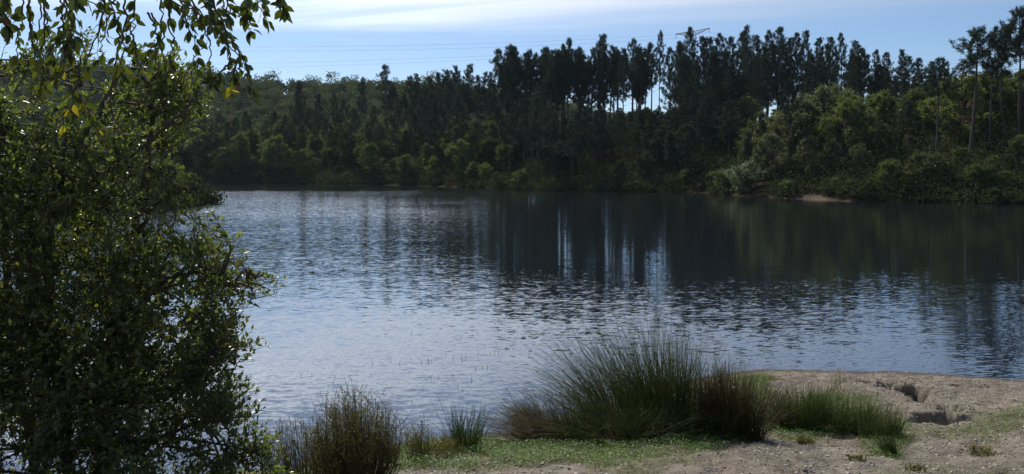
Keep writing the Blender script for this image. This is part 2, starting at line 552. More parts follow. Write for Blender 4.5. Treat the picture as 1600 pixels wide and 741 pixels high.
def water_mat():
    m, nt, N, L = new_mat('lake_water')
    geo = N('ShaderNodeNewGeometry')

    def vnode(op, a, b):
        n = N('ShaderNodeVectorMath')
        n.operation = op
        for i, v in enumerate((a, b)):
            if isinstance(v, tuple):
                n.inputs[i].default_value = v
            else:
                L(v, n.inputs[i])
        return n.outputs[0]

    def scale_(v, s):
        n = N('ShaderNodeVectorMath')
        n.operation = 'SCALE'
        L(v, n.inputs[0])
        if isinstance(s, (int, float)):
            n.inputs['Scale'].default_value = s
        else:
            L(s, n.inputs['Scale'])
        return n.outputs[0]

    def slopes(sc, rot, detail, weight):
        mp = N('ShaderNodeMapping')
        mp.vector_type = 'POINT'
        mp.inputs['Rotation'].default_value = (0, 0, R(rot))
        mp.inputs['Scale'].default_value = (sc[0], sc[1], 1)
        L(geo.outputs['Position'], mp.inputs['Vector'])
        n = N('ShaderNodeTexNoise')
        n.inputs['Scale'].default_value = 1
        n.inputs['Detail'].default_value = detail
        n.inputs['Roughness'].default_value = 0.5
        n.inputs['Distortion'].default_value = 0.2
        L(mp.outputs[0], n.inputs['Vector'])
        d = vnode('SUBTRACT', n.outputs['Color'], (0.5, 0.5, 0.5))
        return vnode('MULTIPLY', d, (weight[0], weight[1], 0))
    # short ripples whose crests lie across the view, chop, and long low undulation
    s = vnode('ADD', slopes((3.2, 9.5), 4, 1, (0.06, 0.28)), slopes((9.0, 21.0), -10, 1, (0.10, 0.24)))
    s = vnode('ADD', s, slopes((0.35, 1.3), 8, 1, (0.03, 0.06)))
    # wind patches: livelier water here, calmer there
    mp = N('ShaderNodeMapping')
    mp.inputs['Scale'].default_value = (0.018, 0.05, 1)
    L(geo.outputs['Position'], mp.inputs['Vector'])
    n = N('ShaderNodeTexNoise')
    n.inputs['Scale'].default_value = 1
    n.inputs['Detail'].default_value = 4
    L(mp.outputs[0], n.inputs['Vector'])
    mr = N('ShaderNodeMapRange')
    mr.inputs['From Min'].default_value = 0.3
    mr.inputs['From Max'].default_value = 0.7
    mr.inputs['To Min'].default_value = 0.45
    mr.inputs['To Max'].default_value = 1.15
    L(n.outputs['Fac'], mr.inputs['Value'])
    # breeze comes out from the open left arm of the lake; lee of the wooded right shore is stiller
    sep = N('ShaderNodeSeparateXYZ')
    L(geo.outputs['Position'], sep.inputs[0])
    cur = N('ShaderNodeFloatCurve')
    yy = N('ShaderNodeMath')
    yy.operation = 'DIVIDE'
    L(sep.outputs['Y'], yy.inputs[0])
    yy.inputs[1].default_value = 220.0
    L(yy.outputs[0], cur.inputs['Value'])
    cv = cur.mapping.curves[0]
    cv.points[0].location = (0.06, 0.6)
    cv.points[1].location = (1.0, 0.3)
    cur.mapping.clip_max_y = 3.0
    cur.mapping.use_clip = False
    for a, b in ((0.12, 0.62), (0.22, 0.75), (0.38, 1.35), (0.56, 1.7), (0.655, 0.5)):
        cv.points.new(a, b)
    cur.mapping.update()
    s = scale_(s, mr.outputs['Result'])
    s = scale_(s, cur.outputs['Value'])

    def srange(v, a, b, c, d):
        q = N('ShaderNodeMapRange')
        q.interpolation_type = 'SMOOTHSTEP'
        for nm, val in (('From Min', a), ('From Max', b), ('To Min', c), ('To Max', d)):
            q.inputs[nm].default_value = val
        L(v, q.inputs['Value'])
        return q.outputs['Result']
    # normals leaned to the near shore, added so far water mirrors brighter sky
    tilt = N('ShaderNodeCombineXYZ')
    L(srange(sep.outputs['Y'], 28.0, 80.0, 0.0, -0.050), tilt.inputs[1])
    s = vnode('ADD', s, tilt.outputs[0])
    lee = N('ShaderNodeMath')
    lee.operation = 'MULTIPLY'
    wob = N('ShaderNodeMath')
    wob.operation = 'MULTIPLY_ADD'
    L(n.outputs['Fac'], wob.inputs[0])
    wob.inputs[1].default_value = 14.0
    L(sep.outputs['X'], wob.inputs[2])
    L(srange(wob.outputs[0], -1.0, 12.0, 0.0, 1.0), lee.inputs[0])
    L(srange(sep.outputs['Y'], 19.0, 40.0, 0.0, 1.0), lee.inputs[1])
    s = scale_(s, srange(lee.outputs[0], 0.0, 1.0, 0.78, 0.36))
    nrm = N('ShaderNodeVectorMath')
    nrm.operation = 'NORMALIZE'
    L(vnode('ADD', s, (0, 0, 1)), nrm.inputs[0])
    p = N('ShaderNodeBsdfPrincipled')
    p.inputs['Base Color'].default_value = (0.010, 0.014, 0.018, 1)
    p.inputs['Roughness'].default_value = 0.04
    p.inputs['IOR'].default_value = 1.333
    L(nrm.outputs[0], p.inputs['Normal'])
    g = N('ShaderNodeBsdfGlossy')                 # mirror layer added to brighten the sky reflected in the water
    g.inputs['Color'].default_value = (0.94, 0.97, 1.0, 1)
    g.inputs['Roughness'].default_value = 0.04
    L(nrm.outputs[0], g.inputs['Normal'])
    ms = N('ShaderNodeMixShader')
    ms.inputs[0].default_value = 0.22
    L(p.outputs[0], ms.inputs[1])
    L(g.outputs[0], ms.inputs[2])
    out = N('ShaderNodeOutputMaterial')
    L(ms.outputs[0], out.inputs['Surface'])
    return m


M['ground'] = ground_mat()
M['hill'] = hill_mat()
M['water'] = water_mat()

# ------------------------------------------------------------------ the lie of the land
NS_X = np.array([-400, -60, -30, -12, -5.5, -3.0, -1.5, 0.0, 1.2, 2.3, 5.0, 7.5, 9.7, 14, 30, 70, 400.])
NS_Y = np.array([10, 10.5, 10.4, 10.3, 10.5, 10.9, 11.8, 12.5, 13.8, 15.2, 16.7, 16.4, 15.6, 15.2, 15.5, 16, 16.])
FAR = [(400, 30), (120, 45), (66, 80), (53.5, 89), (46.4, 95), (38.6, 97), (34.7, 105), (29.3, 118), (30.8, 128), (20, 133), (5.3, 140),
       (-12.5, 166), (-27, 180), (-52.6, 200), (-81.6, 213), (-110, 226), (-125, 200), (-75, 150), (-46, 110), (-33.5, 93), (-34, 85), (-42, 72), (-60, 45), (-400, 30)]
LAKE = np.array([(x, y) for x, y in zip(NS_X, NS_Y)] + FAR)


def lake_dist(X, Y):
    """signed distance to the shoreline, positive on land"""
    X, Y = np.asarray(X, float), np.asarray(Y, float)
    d2 = np.full(X.shape, 1e18)
    inside = np.zeros(X.shape, bool)
    n = len(LAKE)
    for i in range(n):
        a, b = LAKE[i], LAKE[(i + 1) % n]
        e = b - a
        t = np.clip(((X - a[0]) * e[0] + (Y - a[1]) * e[1]) / (e @ e), 0, 1)
        d2 = np.minimum(d2, (X - a[0] - t * e[0]) ** 2 + (Y - a[1] - t * e[1]) ** 2)
        cond = (a[1] > Y) != (b[1] > Y)
        xin = e[0] * (Y - a[1]) / (e[1] if e[1] else 1e-9) + a[0]
        inside ^= cond & (X < xin)
    d = np.sqrt(d2)
    return np.where(inside, -d, d)


RX = np.array([-400, -120, -60, -30, -5, 20, 50, 90, 150, 400.])
RZ = np.array([20, 7, 5, 8, 12, 14.5, 14.5, 18.5, 22, 26.])


def hill_z(X, Y):
    X, Y = np.asarray(X, float), np.asarray(Y, float)
    wob = (fbm(X * 0.06 + 9, Y * 0.06 + 3, 3) - 0.5)
    d = lake_dist(X + wob * 5, Y + wob * 4)
    dl = np.maximum(d, 0)
    top = np.interp(X, RX, RZ)
    z = 0.25 * sstep(0, 1.5, dl) + top * (1 - np.exp(-dl * 0.24 / top * 1.25)) * 0.98
    drop = sstep(-45, -5, X)
    z = z * (1 - 0.75 * drop * sstep(207, 265, Y))
    t = X / np.maximum(Y, 1)
    Hf = np.interp(t, [-0.9, -0.5, -0.36, -0.27, -0.15, -0.05, 0.04, 0.09, 0.2, 0.5], [38, 41, 41, 37, 40, 37, 34, 26, 16, 16])
    z = z + Hf * sstep(275, 500, Y)
    z = z + (fbm(X * 0.12, Y * 0.12, 3) - 0.5) * 1.6 * sstep(1, 12, dl)
    return np.where(d > 0, z, np.maximum(-0.12 * -d, -3.0))


def near_base(X, Y):
    X, Y = np.asarray(X, float), np.asarray(Y, float)
    ys = np.interp(X, NS_X, NS_Y)
    p = 1.0 + 0.65 * (1 - sstep(-1.0, 4.0, X))
    r = np.clip(Y / ys, 0, None)
    z = 2.35 * (1 - r ** p)
    z = np.where(Y < 0, 2.35 - 0.03 * Y, z)
    return np.where(Y > ys, np.maximum(-(Y - ys) * 0.13, -3), z)


def ground_hit(px, py):
    """where the line of sight through a photograph pixel meets the bank"""
    dx, dz = ray(px, py)
    lo, hi = np.full(np.shape(dx), 2.0), np.full(np.shape(dx), 25.0)
    for _ in range(40):
        mid = (lo + hi) / 2
        above = CAM_Z + dz * mid > np.maximum(near_base(dx * mid, mid), 0)
        lo = np.where(above, mid, lo)
        hi = np.where(above, hi, mid)
    return np.stack([dx * lo, lo], -1)


# pits and the little gully cut into the beach: pixel centre, half sizes in metres, depth
PITS = [(1361, 597, 0.30, 0.38, 0.46), (1413, 605, 0.38, 0.50, 0.56), (1428, 611, 0.26, 0.42, 0.42), (1436, 617, 0.24, 0.34, 0.36), (1441, 657, 0.30, 0.22, 0.36), (1466, 652, 0.46, 0.36, 0.48), (1496, 644, 0.26, 0.22, 0.38), (1437, 624, 0.14, 0.2, 0.2), (1485, 601, 0.35, 0.10, 0.07), (1540, 605, 0.5, 0.08, 0.06)]
_pc = ground_hit([p[0] for p in PITS], [p[1] for p in PITS])
GUL = ground_hit([1436, 1440, 1450, 1466, 1486, 1500], [616, 626, 629, 634, 637, 644])


def pits(X, Y):
    dz = np.zeros(np.shape(X))
    wx = X + (fbm(X * 4, Y * 4, 4) - 0.5) * 0.46
    wy = Y + (fbm(X * 4 + 40, Y * 4 + 9, 4) - 0.5) * 0.46
    for (cx, cy), (_, _, rx, ry, dp) in zip(_pc, PITS):
        q = np.sqrt(((wx - cx) / rx) ** 2 + ((wy - cy) / ry) ** 2)
        dz = np.minimum(dz, -dp * (1 - sstep(0.40, 1.08, q)))
    for a, b in zip(GUL[:-1], GUL[1:]):
        e = b - a
        t = np.clip(((wx - a[0]) * e[0] + (wy - a[1]) * e[1]) / (e @ e), 0, 1)
        q = np.hypot(wx - a[0] - t * e[0], wy - a[1] - t * e[1]) / 0.17
        dz = np.minimum(dz, -0.20 * (1 - sstep(0.5, 1.05, q)))
    return dz


def near_z(X, Y):
    z = near_base(X, Y)
    amp = sstep(-0.05, 0.25, z)
    z = z + ((fbm(X * 0.9, Y * 0.9, 3) - 0.5) * 0.12 + (fbm(X * 5, Y * 5, 4) - 0.5) * 0.10 + (fbm(X * 13, Y * 13, 2) - 0.5) * 0.03) * (0.15 + 0.85 * amp)
    z = z + (fbm(X * 0.35 + 3, 0 * Y, 3) - 0.5) * 0.05 * (1 - amp)
    return z + pits(X, Y) * sstep(-0.02, 0.1, z)


def grid(xs, ys):
    X, Y = np.meshgrid(xs, ys)
    nx, ny = len(xs), len(ys)
    i = np.arange(ny - 1)[:, None] * nx + np.arange(nx - 1)[None, :]
    q = np.stack([i, i + 1, i + nx + 1, i + nx], -1).reshape(-1, 4)
    return X, Y, q


GREEN = [(850, 712, 200, 16, 1), (720, 728, 70, 14, 1), (1105, 690, 70, 22, 1), (1240, 660, 90, 26, .9), (1310, 650, 80, 26, .9), (1395, 685, 45, 32, .8),
         (1500, 668, 140, 20, .55), (1590, 645, 60, 10, .6), (1170, 630, 40, 40, .9), (1500, 735, 120, 10, .3), (1000, 725, 140, 14, .5), (1030, 665, 90, 30, .8), (650, 715, 60, 26, 1), (745, 705, 90, 24, 1), (560, 735, 90, 24, .9), (420, 735, 120, 30, .8)]


def green_mask(X, Y):
    dx = X / np.maximum(Y, 0.5)
    z = near_base(X, Y)
    dz = (z - CAM_Z) / np.maximum(Y, 0.5)
    b = np.tan(np.arctan(dz) + PITCH)
    py = 370.5 - b * F_PX
    px = 800 + dx * F_PX * np.cos(np.arctan(dz)) / np.cos(np.arctan(b))
    g = np.zeros(np.shape(X))
    nz = (fbm(X * 2.2, Y * 2.2, 4) - 0.5) * 2.2
    for cx, cy, rx, ry, s in GREEN:
        q = np.hypot((px - cx) / rx, (py - cy) / ry)
        g = np.maximum(g, s * (1 - sstep(0.6, 1.25, q + nz * 0.9)))
    g = g * np.clip(sstep(0.9, 1.3, np.hypot((px - 1468) / 52, (py - 650) / 17)), 0, 1)
    return g * (z > 0.12)


# bank: one fine sheet underfoot, out to 60 m each side and behind
xs = np.concatenate([np.linspace(-60, -8, 27)[:-1], np.linspace(-8, -2.5, 70)[:-1], np.linspace(-2.5, 11.5, 330)[:-1], np.linspace(11.5, 60, 40)])
ys = np.concatenate([np.linspace(-40, 4, 24)[:-1], np.linspace(4, 17.6, 320)[:-1], np.linspace(17.6, 30, 20)])
X, Y, q = grid(xs, ys)
Z = near_z(X, Y)
me = mesh('bank', np.stack([X, Y, Z], -1).reshape(-1, 3), q, 4, None, True, {'green': green_mask(X, Y).ravel()})
tag(link('ground', me, M['ground']), kind='structure')

# hills and lake bed: to beyond the last ridge
xs = np.concatenate([np.linspace(-1500, -260, 32)[:-1], np.linspace(-260, 260, 209)[:-1], np.linspace(260, 1500, 32)])
ys = np.concatenate([np.linspace(-600, 0, 16)[:-1], np.linspace(0, 80, 24)[:-1], np.linspace(80, 260, 121)[:-1], np.linspace(260, 560, 61)[:-1], np.linspace(560, 2500, 40)])
X, Y, q = grid(xs, ys)
Z = hill_z(X, Y)
nearm = (1 - sstep(40, 56, np.abs(X))) * (1 - sstep(18, 28, Y)) * sstep(-38, -30, Y)
Z = Z * (1 - nearm) + (np.minimum(near_base(X, Y), Z) - 2.5) * nearm
px_ = 800 + X / np.maximum(Y, 1) * F_PX
dsh = lake_dist(X, Y)
sandm = (1 - sstep(0.6, 2.4, dsh)) * sstep(1215, 1250, px_) * (1 - sstep(1310, 1345, px_)) * (Y > 80) * (Y < 130) * (0.4 + 0.6 * (fbm(X * 0.5, Y * 0.5, 3) > 0.42))
me = mesh('hills', np.stack([X, Y, Z], -1).reshape(-1, 3), q, 4, None, True, {'sand': sandm.ravel()})
tag(link('hillside', me, M['hill']), kind='structure')

# water
V = [(-420, 4, 0), (420, 4, 0), (420, 240, 0), (-420, 240, 0)]
tag(link('lake_water', mesh('water', V, [0, 1, 2, 3], 4), M['water']), kind='structure')


def pix_x(px, Y):
    return float(ray(px, 260)[0] * Y)


# ------------------------------------------------------------------ far trees: prototypes
def pine_parts(seed, h=16.0, bare=0.55, spread=2.1, lean=0.0):
    r = np.random.default_rng(seed)
    t = np.linspace(0, 1, 9)
    bx, by = r.normal(0, 0.25, 2)
    ax = np.stack([lean * t * h + bx * np.sin(t * 2.6), by * np.sin(t * 3.1), t * h], -1)
    tr = MB()
    tr.tube(ax, np.interp(t, [0, 0.08, 1], [0.24, 0.18, 0.03]), 7)
    axis = lambda s: np.array([np.interp(s, t, ax[:, k]) for k in range(3)])
    # dead snags on the bare bole
    for k in range(r.integers(5, 10)):
        s = r.uniform(bare * 0.5, bare)
        p = axis(s)
        a = r.uniform(0, 6.28)
        ln = r.uniform(0.4, 1.3)
        d = np.array([math.cos(a), math.sin(a), r.uniform(-0.2, 0.2)]) * ln
        tr.tube([p, p + d * 0.6 + [0, 0, 0.03], p + d], [0.03, 0.02, 0.008], 3)
    cr = MB()
    P, D, A = [], [], []
    nb = int(44 * (1 - bare) / 0.45)
    for k in range(nb):
        u = (k + r.uniform(0, 0.8)) / nb
        s = bare + (1 - bare) * min(u, 0.985)
        p = axis(s)
        a = k * 2.4 + r.normal(0, 0.5)
        prof = (0.55 + 0.6 * min(1, u * 4)) * (1 - u) ** 0.8
        ln = spread * prof * r.uniform(0.35, 1.4) + 0.2
        up = r.uniform(0.05, 0.35) + u * 0.75
        d = np.array([math.cos(a), math.sin(a), up])
        q1, q2 = p + d * ln * 0.55, p + d * ln + np.array([0, 0, 0.28 * ln * r.uniform(0.3, 1.2)])
        tr.tube([p, q1, q2], [0.05 * (1 - u) + 0.02, 0.03, 0.012], 3, cap=False)
        nt_ = max(3, int(2 + ln * 3.6))
        for j in range(nt_):
            w = 0.42 + 0.62 * (j + 0.6) / nt_
            c = p + (q2 - p) * w + r.normal(0, 0.16 * (0.4 + ln * 0.4), 3)
            m_ = 30
            dd = unit(rand_dirs(m_, r) + np.array([d[0] * 0.45, d[1] * 0.45, 0.75]))
            P.append(c + r.normal(0, 0.10, (m_, 3)) + np.array([0, 0, 1.0]) * r.uniform(0, 0.22, (m_, 1)))
            D.append(dd)
            A.append(np.full(m_, r.uniform(0, 1)) * 0.6 + r.random(m_) * 0.4)
    P, D, A = np.concatenate(P), np.concatenate(D), np.concatenate(A)
    add_needles(cr, P, D, r.uniform(0.20, 0.44, len(P)), r.uniform(0.045, 0.08, len(P)), A, r)
    return tr.mesh('pine_trunk', True), cr.mesh('pine_crown')


def broad_parts(seed, h=8.0, wid=2.8, low=0.12, n_cl=70, leaf=0.24, per=150, slender=False):
    r = np.random.default_rng(seed)
    tr, cr = MB(), MB()
    t = np.linspace(0, 1, 6)
    b = r.normal(0, 0.3, 2)
    ax = np.stack([b[0] * t, b[1] * t, t * h * 0.8], -1)
    tr.tube(ax, np.interp(t, [0, 1], [0.05 + h * 0.014, 0.03]), 6)
    P, D, A = [], [], []
    lobes = [(r.uniform(0.25, 0.95), r.uniform(0, 6.28), r.uniform(0.55, 1.15)) for _ in range(9)]
    for k in range(n_cl):
        s = low + (1 - low) * r.random() ** 0.72
        prof = (max(0.05, 1 - (abs(2 * (s - low) / (1 - low) - 0.92) / 1.10) ** 2.6) ** 0.5) if not slender else (1 - (s - low) / (1 - low)) ** 0.6 * 0.8 + 0.12
        a = r.uniform(0, 6.28)
        lob = 0.55
        for ls, la, lw in lobes:
            lob = max(lob, lw * math.exp(-((s - ls) / 0.2) ** 2) * (0.5 + 0.5 * math.cos(a - la)) ** 1.5 + 0.25)
        rad = wid * prof * lob * r.uniform(0.3, 1.08) ** 0.5
        c = np.array([math.cos(a) * rad + b[0] * s, math.sin(a) * rad + b[1] * s, s * h * r.uniform(0.94, 1.05)])
        base = ax[min(4, int(s * 4.2))]
        tr.tube([base, (base + c) / 2 + [0, 0, 0.1], c], [0.05, 0.03, 0.01], 3, cap=False)
        R_ = np.array([1, 1, 0.75]) * r.uniform(0.30, 0.62) * (0.55 + 0.055 * h)
        m_ = int(per * r.uniform(0.6, 1.2))
        dirs = rand_dirs(m_, r)
        P.append(c + dirs * R_ * np.abs(r.normal(0, 0.75, (m_, 1))))
        D.append(unit(dirs * 0.6 + rand_dirs(m_, r) * 0.8 + np.array([0, 0, 0.15])))
        A.append(np.clip(r.uniform(0.05, 0.95) * 0.65 + r.random(m_) * 0.35, 0, 1))
    P, D, A = np.concatenate(P), np.concatenate(D), np.concatenate(A)
    keep = P[:, 2] > 0.02
    P, D, A = P[keep], D[keep], A[keep]
    Nn = unit(rand_dirs(len(P), r) + np.array([0, 0, 0.6]))
    add_cards(cr, P, D, Nn, r.uniform(0.7, 1.35, len(P)) * leaf, r.uniform(0.5, 0.8, len(P)) * leaf, A)
    return tr.mesh('tree_trunk', True), cr.mesh('tree_crown')


PINES = [pine_parts(11 + k, bare=b, spread=s, lean=l) for k, (b, s, l) in enumerate([(0.53, 2.0, 0), (0.36, 2.1, 0.01), (0.58, 1.9, -0.01), (0.30, 2.2, 0.0), (0.55, 1.6, 0.02), (0.63, 2.2, 0.0), (0.24, 2.2, 0.0), (0.46, 2.5, 0.03), (0.40, 1.7, -0.025)])]
BROADS = [broad_parts(31 + k, wid=w, low=lo, n_cl=int(n * 1.35), leaf=0.21) for k, (w, lo, n) in enumerate([(2.7, 0.15, 72), (3.2, 0.1, 84), (2.2, 0.2, 60), (2.9, 0.25, 70), (3.5, 0.12, 88), (2.3, 0.08, 64)])]
SLIM = [broad_parts(51 + k, wid=1.7, low=0.08, n_cl=60, slender=True) for k in range(2)]
BUSH = [broad_parts(61 + k, h=3.0, wid=1.9, low=0.0, n_cl=46, leaf=0.15, per=150) for k in range(3)]
for tr, cr in PINES:
    tr.materials.append(M['pine_bark'])
    cr.materials.append(M['pine'])
for tr, cr in BROADS + SLIM:
    tr.materials.append(M['bark'])
    cr.materials.append(M['broad'])
for tr, cr in BUSH:
    tr.materials.append(M['bark'])
    cr.materials.append(M['bush'])


def stand(name, proto, x, y, z, sc, rz, label, cat, group=None, crown_mat=None):
    root = empty(name, (x, y, z), rz, sc)
    tr, cr = proto
    link('trunk', tr, None, root)
    c = link('crown', cr, None, root)
    if crown_mat:
        c.material_slots[0].link = 'OBJECT'
        c.material_slots[0].material = crown_mat
    return tag(root, label, cat, group)


def hz(x, y):
    return float(hill_z(np.array([x]), np.array([y]))[0])


MARKS = [(262, 340, 'beside the edge of the near oak'), (340, 440, 'left of the thick-headed pine'), (440, 510, 'below the thick-headed pine'), (510, 585, 'below the narrow left-slope pine'), (585, 640, 'below the lone tall pine'),
         (640, 715, 'right of the lone tall pine'), (715, 790, 'left of the round-headed ridge pine'), (790, 870, 'under the left end of the ridge row'), (870, 960, 'under the pointed mid-ridge pine'), (960, 1050, 'under the thin sparse ridge pine'),
         (1050, 1150, 'under the electricity pylon'), (1150, 1240, 'behind the silvery willow'), (1240, 1330, 'behind the tallest point tree'), (1330, 1420, 'behind the landing bushes'), (1420, 1500, 'around the straight shore pine'), (1500, 1560, 'around the split-crowned shore pine'), (1560, 1660, 'around the crowd of right-edge pines')]
ROWS = [(0, 5, 'at the waterline'), (5, 16, 'low on the bank'), (16, 36, 'halfway up the slope'), (36, 999, 'high up the slope')]


def where(px, d):
    m = next((q[2] for q in MARKS if q[0] <= px < q[1]), MARKS[0][2] if px < 262 else MARKS[-1][2])
    return next(q[2] for q in ROWS if q[0] <= d < q[1]), m


placed = []
PINE_BARE = [0.53, 0.36, 0.58, 0.30, 0.55, 0.63, 0.24, 0.46, 0.40]


def pine(px, top, Y, label, group=None, k=None, wide=1.0, sink=0.0):
    x = pix_x(px, Y)
    z = hz(x, Y)
    h = at(px, top, Y)[2] - z
    h = float(np.clip(h, 5, 26))
    s = h / 16.0
    wf = random.uniform(0.78, 1.2)
    sw = (0.45 * s + 0.55) * wide * wf
    k = random.randrange(len(PINES)) if k is None else k
    placed.append((x, Y, 1.6))
    if group:
        m = where(px, 50)[1]
        m = m.replace('under the electricity pylon', 'beside the dense pylon pine') if 'slope' not in label else m
        bare = PINE_BARE[k]
        adj = ('narrow ' if wf < 0.92 else 'broad ' if wf > 1.08 else '') + ('high-crowned' if bare > 0.5 else 'half-crowned' if bare > 0.38 else 'deep-crowned')
        label = label.replace('slim bare-trunked pine', adj + ' pine').replace('tall dark pine', adj + ' dark pine').replace('lower dark pine', adj + ' low pine').replace('shaded pine', adj + ' shaded pine').replace('mid-height pine', adj + ' pine').replace('thin-trunked pine', adj + ' thin pine')
        label, group = '%s, %s' % (label, m), '%s, %s' % (group, m)
    o = stand('pine_tree', PINES[k], x, Y, z - 0.1, (sw, sw, s), random.uniform(0, 6.28), label, 'pine', group)
    o.rotation_euler[0], o.rotation_euler[1] = random.gauss(0, 0.022), random.gauss(0, 0.022)
    return o


# ridge-top pines along the skyline: pixel column, pixel of the tip
SKY = [(782, 80), (795, 74), (806, 76), (822, 86), (836, 88), (850, 78), (862, 82), (876, 72), (890, 65), (906, 76), (921, 78), (935, 70), (948, 57), (961, 76), (974, 80), (986, 66),
       (1001, 76), (1015, 71), (1030, 54), (1046, 78), (1061, 68), (1078, 47), (1095, 60), (1107, 62), (1121, 56), (1136, 60), (1150, 54), (1165, 43), (1181, 58), (1196, 50), (1214, 47),
       (1227, 62), (1240, 56), (1258, 51), (1274, 62), (1291, 60), (1310, 55), (1330, 66), (1346, 88), (1364, 80), (1380, 84), (1400, 80), (1418, 90), (1432, 92), (1448, 97), (1476, 110)]
for i, (px, top) in enumerate(SKY):
    if px < 1045:
        lab, g = 'slim bare-trunked pine of the gappy ridge row', 'ridge pines with sky between their trunks'
    elif px < 1340:
        lab, g = 'tall dark pine in the close skyline stand', 'skyline pines of the close stand'
    else:
        lab, g = 'lower dark pine on the ridge dip', 'pines on the ridge dip'
    special = {782: 'round-headed pine at the left end of the ridge row, against the open sky', 948: 'pointed pine rising highest in the middle of the gappy ridge row',
               1030: 'thin narrow pine with sparse crown just left of the pylon', 1078: 'dense pine whose top half hides the electricity pylon',
               1165: 'pointed pine standing highest on the skyline right of the pylon'}
    Yd = random.uniform(190, 203)
    if px in special:
        pine(px, top, Yd, special[px], None, {782: 0, 948: 3, 1030: 4, 1078: 1, 1165: 1}[px], 1.25 if px == 782 else (0.6 if px == 1030 else 1.0))
    else:
        pine(px, top, Yd, lab, g, random.choice([0, 2, 4, 7, 8, 5]) if px < 1045 else random.choice([1, 3, 6, 8]))

# fill rows in front of and behind the skyline row
for k in range(34):
    px = random.uniform(790, 1050)
    pine(px, random.uniform(78, 98), random.uniform(190, 206), 'slim bare-trunked pine of the gappy ridge row', 'ridge pines with sky between their trunks', random.choice([2, 7, 0, 8, 5]))
for k in range(40):
    px = random.uniform(1050, 1350)
    pine(px, random.uniform(70, 120), random.uniform(170, 204), 'tall dark pine in the close skyline stand', 'skyline pines of the close stand', random.choice([1, 3, 6, 8]))
for k in range(12):
    px = random.uniform(1345, 1480)
    pine(px, random.uniform(100, 135), random.uniform(170, 200), 'lower dark pine on the ridge dip', 'pines on the ridge dip', None)
for k in range(72):
    px = random.uniform(785, 1150)
    Yd = random.uniform(143, 184)
    pine(px, max(random.uniform(112, 150) + (184 - Yd) * random.uniform(0.4, 2.0), random.uniform(166, 178) if 845 < px < 1050 else 128), Yd, 'shaded pine on the dark slope', 'shaded pines on the dark slope', None)

# pines left of the ridge row
for px, top, Y in [(640, 122, 214), (656, 118, 216), (672, 124, 206), (690, 116, 210), (705, 113, 206), (720, 107, 203), (735, 104, 205), (746, 122, 198), (760, 116, 200), (768, 126, 196), (664, 135, 200), (700, 140, 192), (728, 132, 194), (752, 138, 188), (715, 155, 185), (680, 160, 190), (770, 150, 178)]:
    pine(px, top, Y, 'mid-height pine in the loose left stand', 'pines of the loose left stand', None)
pine(603, 104, 226, 'lone tall pine poking above the far hillside at centre left', None, 0, 1.1)
pine(570, 124, 226, 'narrow pine just left of the lone tall pine on the left slope', None, 2, 0.9)
pine(472, 130, 236, 'thick-headed pine standing clear on the left slope below the far hill', None, 1, 1.0)
pine(502, 148, 232, 'small pine between the thick-headed pine and the narrow pine', None, 3, 0.9)
for px, top, Y in [(372, 186, 224), (445, 182, 212), (530, 180, 205), (586, 168, 204), (622, 165, 196), (652, 178, 186), (610, 182, 188), (415, 190, 216), (322, 176, 226), (545, 196, 196), (300, 182, 224), (345, 178, 232), (360, 192, 218), (395, 184, 222), (430, 176, 226), (458, 192, 208), (488, 170, 222), (512, 186, 206), (556, 172, 214), (575, 190, 200), (596, 196, 192), (630, 152, 214), (618, 140, 224), (645, 165, 200), (662, 172, 192), (540, 158, 226), (524, 150, 232), (334, 196, 216), (385, 176, 230), (468, 160, 230), (695, 186, 178), (725, 178, 176), (748, 190, 170), (710, 200, 172), (672, 196, 180)]:
    pine(px, top, Y, 'thin-trunked pine along the left far shore', 'thin pines along the left far shore', random.choice([2, 5, 5, 0]), 0.8)

# tall pines near the right-hand shore
pine(1420, 160, 109, 'short leaning pine lowest of the pines by the right shore', None, 4, 0.9).rotation_euler = (0, -0.10, 0.4)
pine(1463, 94, 110, 'straight pine with small high crown by the right shore', None, 5, 0.9)
pine(1515, 48, 109, 'tall pine with broad split crown and bare trunk by right shore', None, 5, 1.15)
pine(1544, 46, 111, 'tall slender pine right of the broad-crowned shore pine', None, 2, 0.95)
pine(1572, 40, 114, 'leftmost of the crowded tall pines at the right edge', None, 2, 1.1)
pine(1588, 16, 110, 'tallest pine in the crowd at the right edge', None, 5, 1.2)
pine(1600, 24, 116, 'rear pine of the crowd at the right edge, half cut off', None, 2, 1.2)
pine(1233, 128, 116, 'single thin pine rising out of the broadleaf trees on the point', None, 5, 0.75)

# ---- broadleaf trees: the lit clump on the point
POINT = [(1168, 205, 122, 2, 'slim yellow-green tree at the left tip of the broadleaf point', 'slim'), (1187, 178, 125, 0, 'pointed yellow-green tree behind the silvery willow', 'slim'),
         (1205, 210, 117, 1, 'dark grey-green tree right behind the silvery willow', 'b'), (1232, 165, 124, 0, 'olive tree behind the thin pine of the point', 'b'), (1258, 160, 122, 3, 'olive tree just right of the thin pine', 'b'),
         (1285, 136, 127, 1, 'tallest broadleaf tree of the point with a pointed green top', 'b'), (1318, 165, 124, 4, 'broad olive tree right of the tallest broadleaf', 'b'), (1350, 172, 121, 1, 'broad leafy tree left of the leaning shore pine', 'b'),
         (1262, 215, 112, 5, 'dark low tree at the foot of the point', 'b'), (1300, 220, 110, 2, 'dark tree above the sandy landing', 'b'), (1340, 225, 108, 0, 'rounded tree above the two bushes of the landing', 'b')]
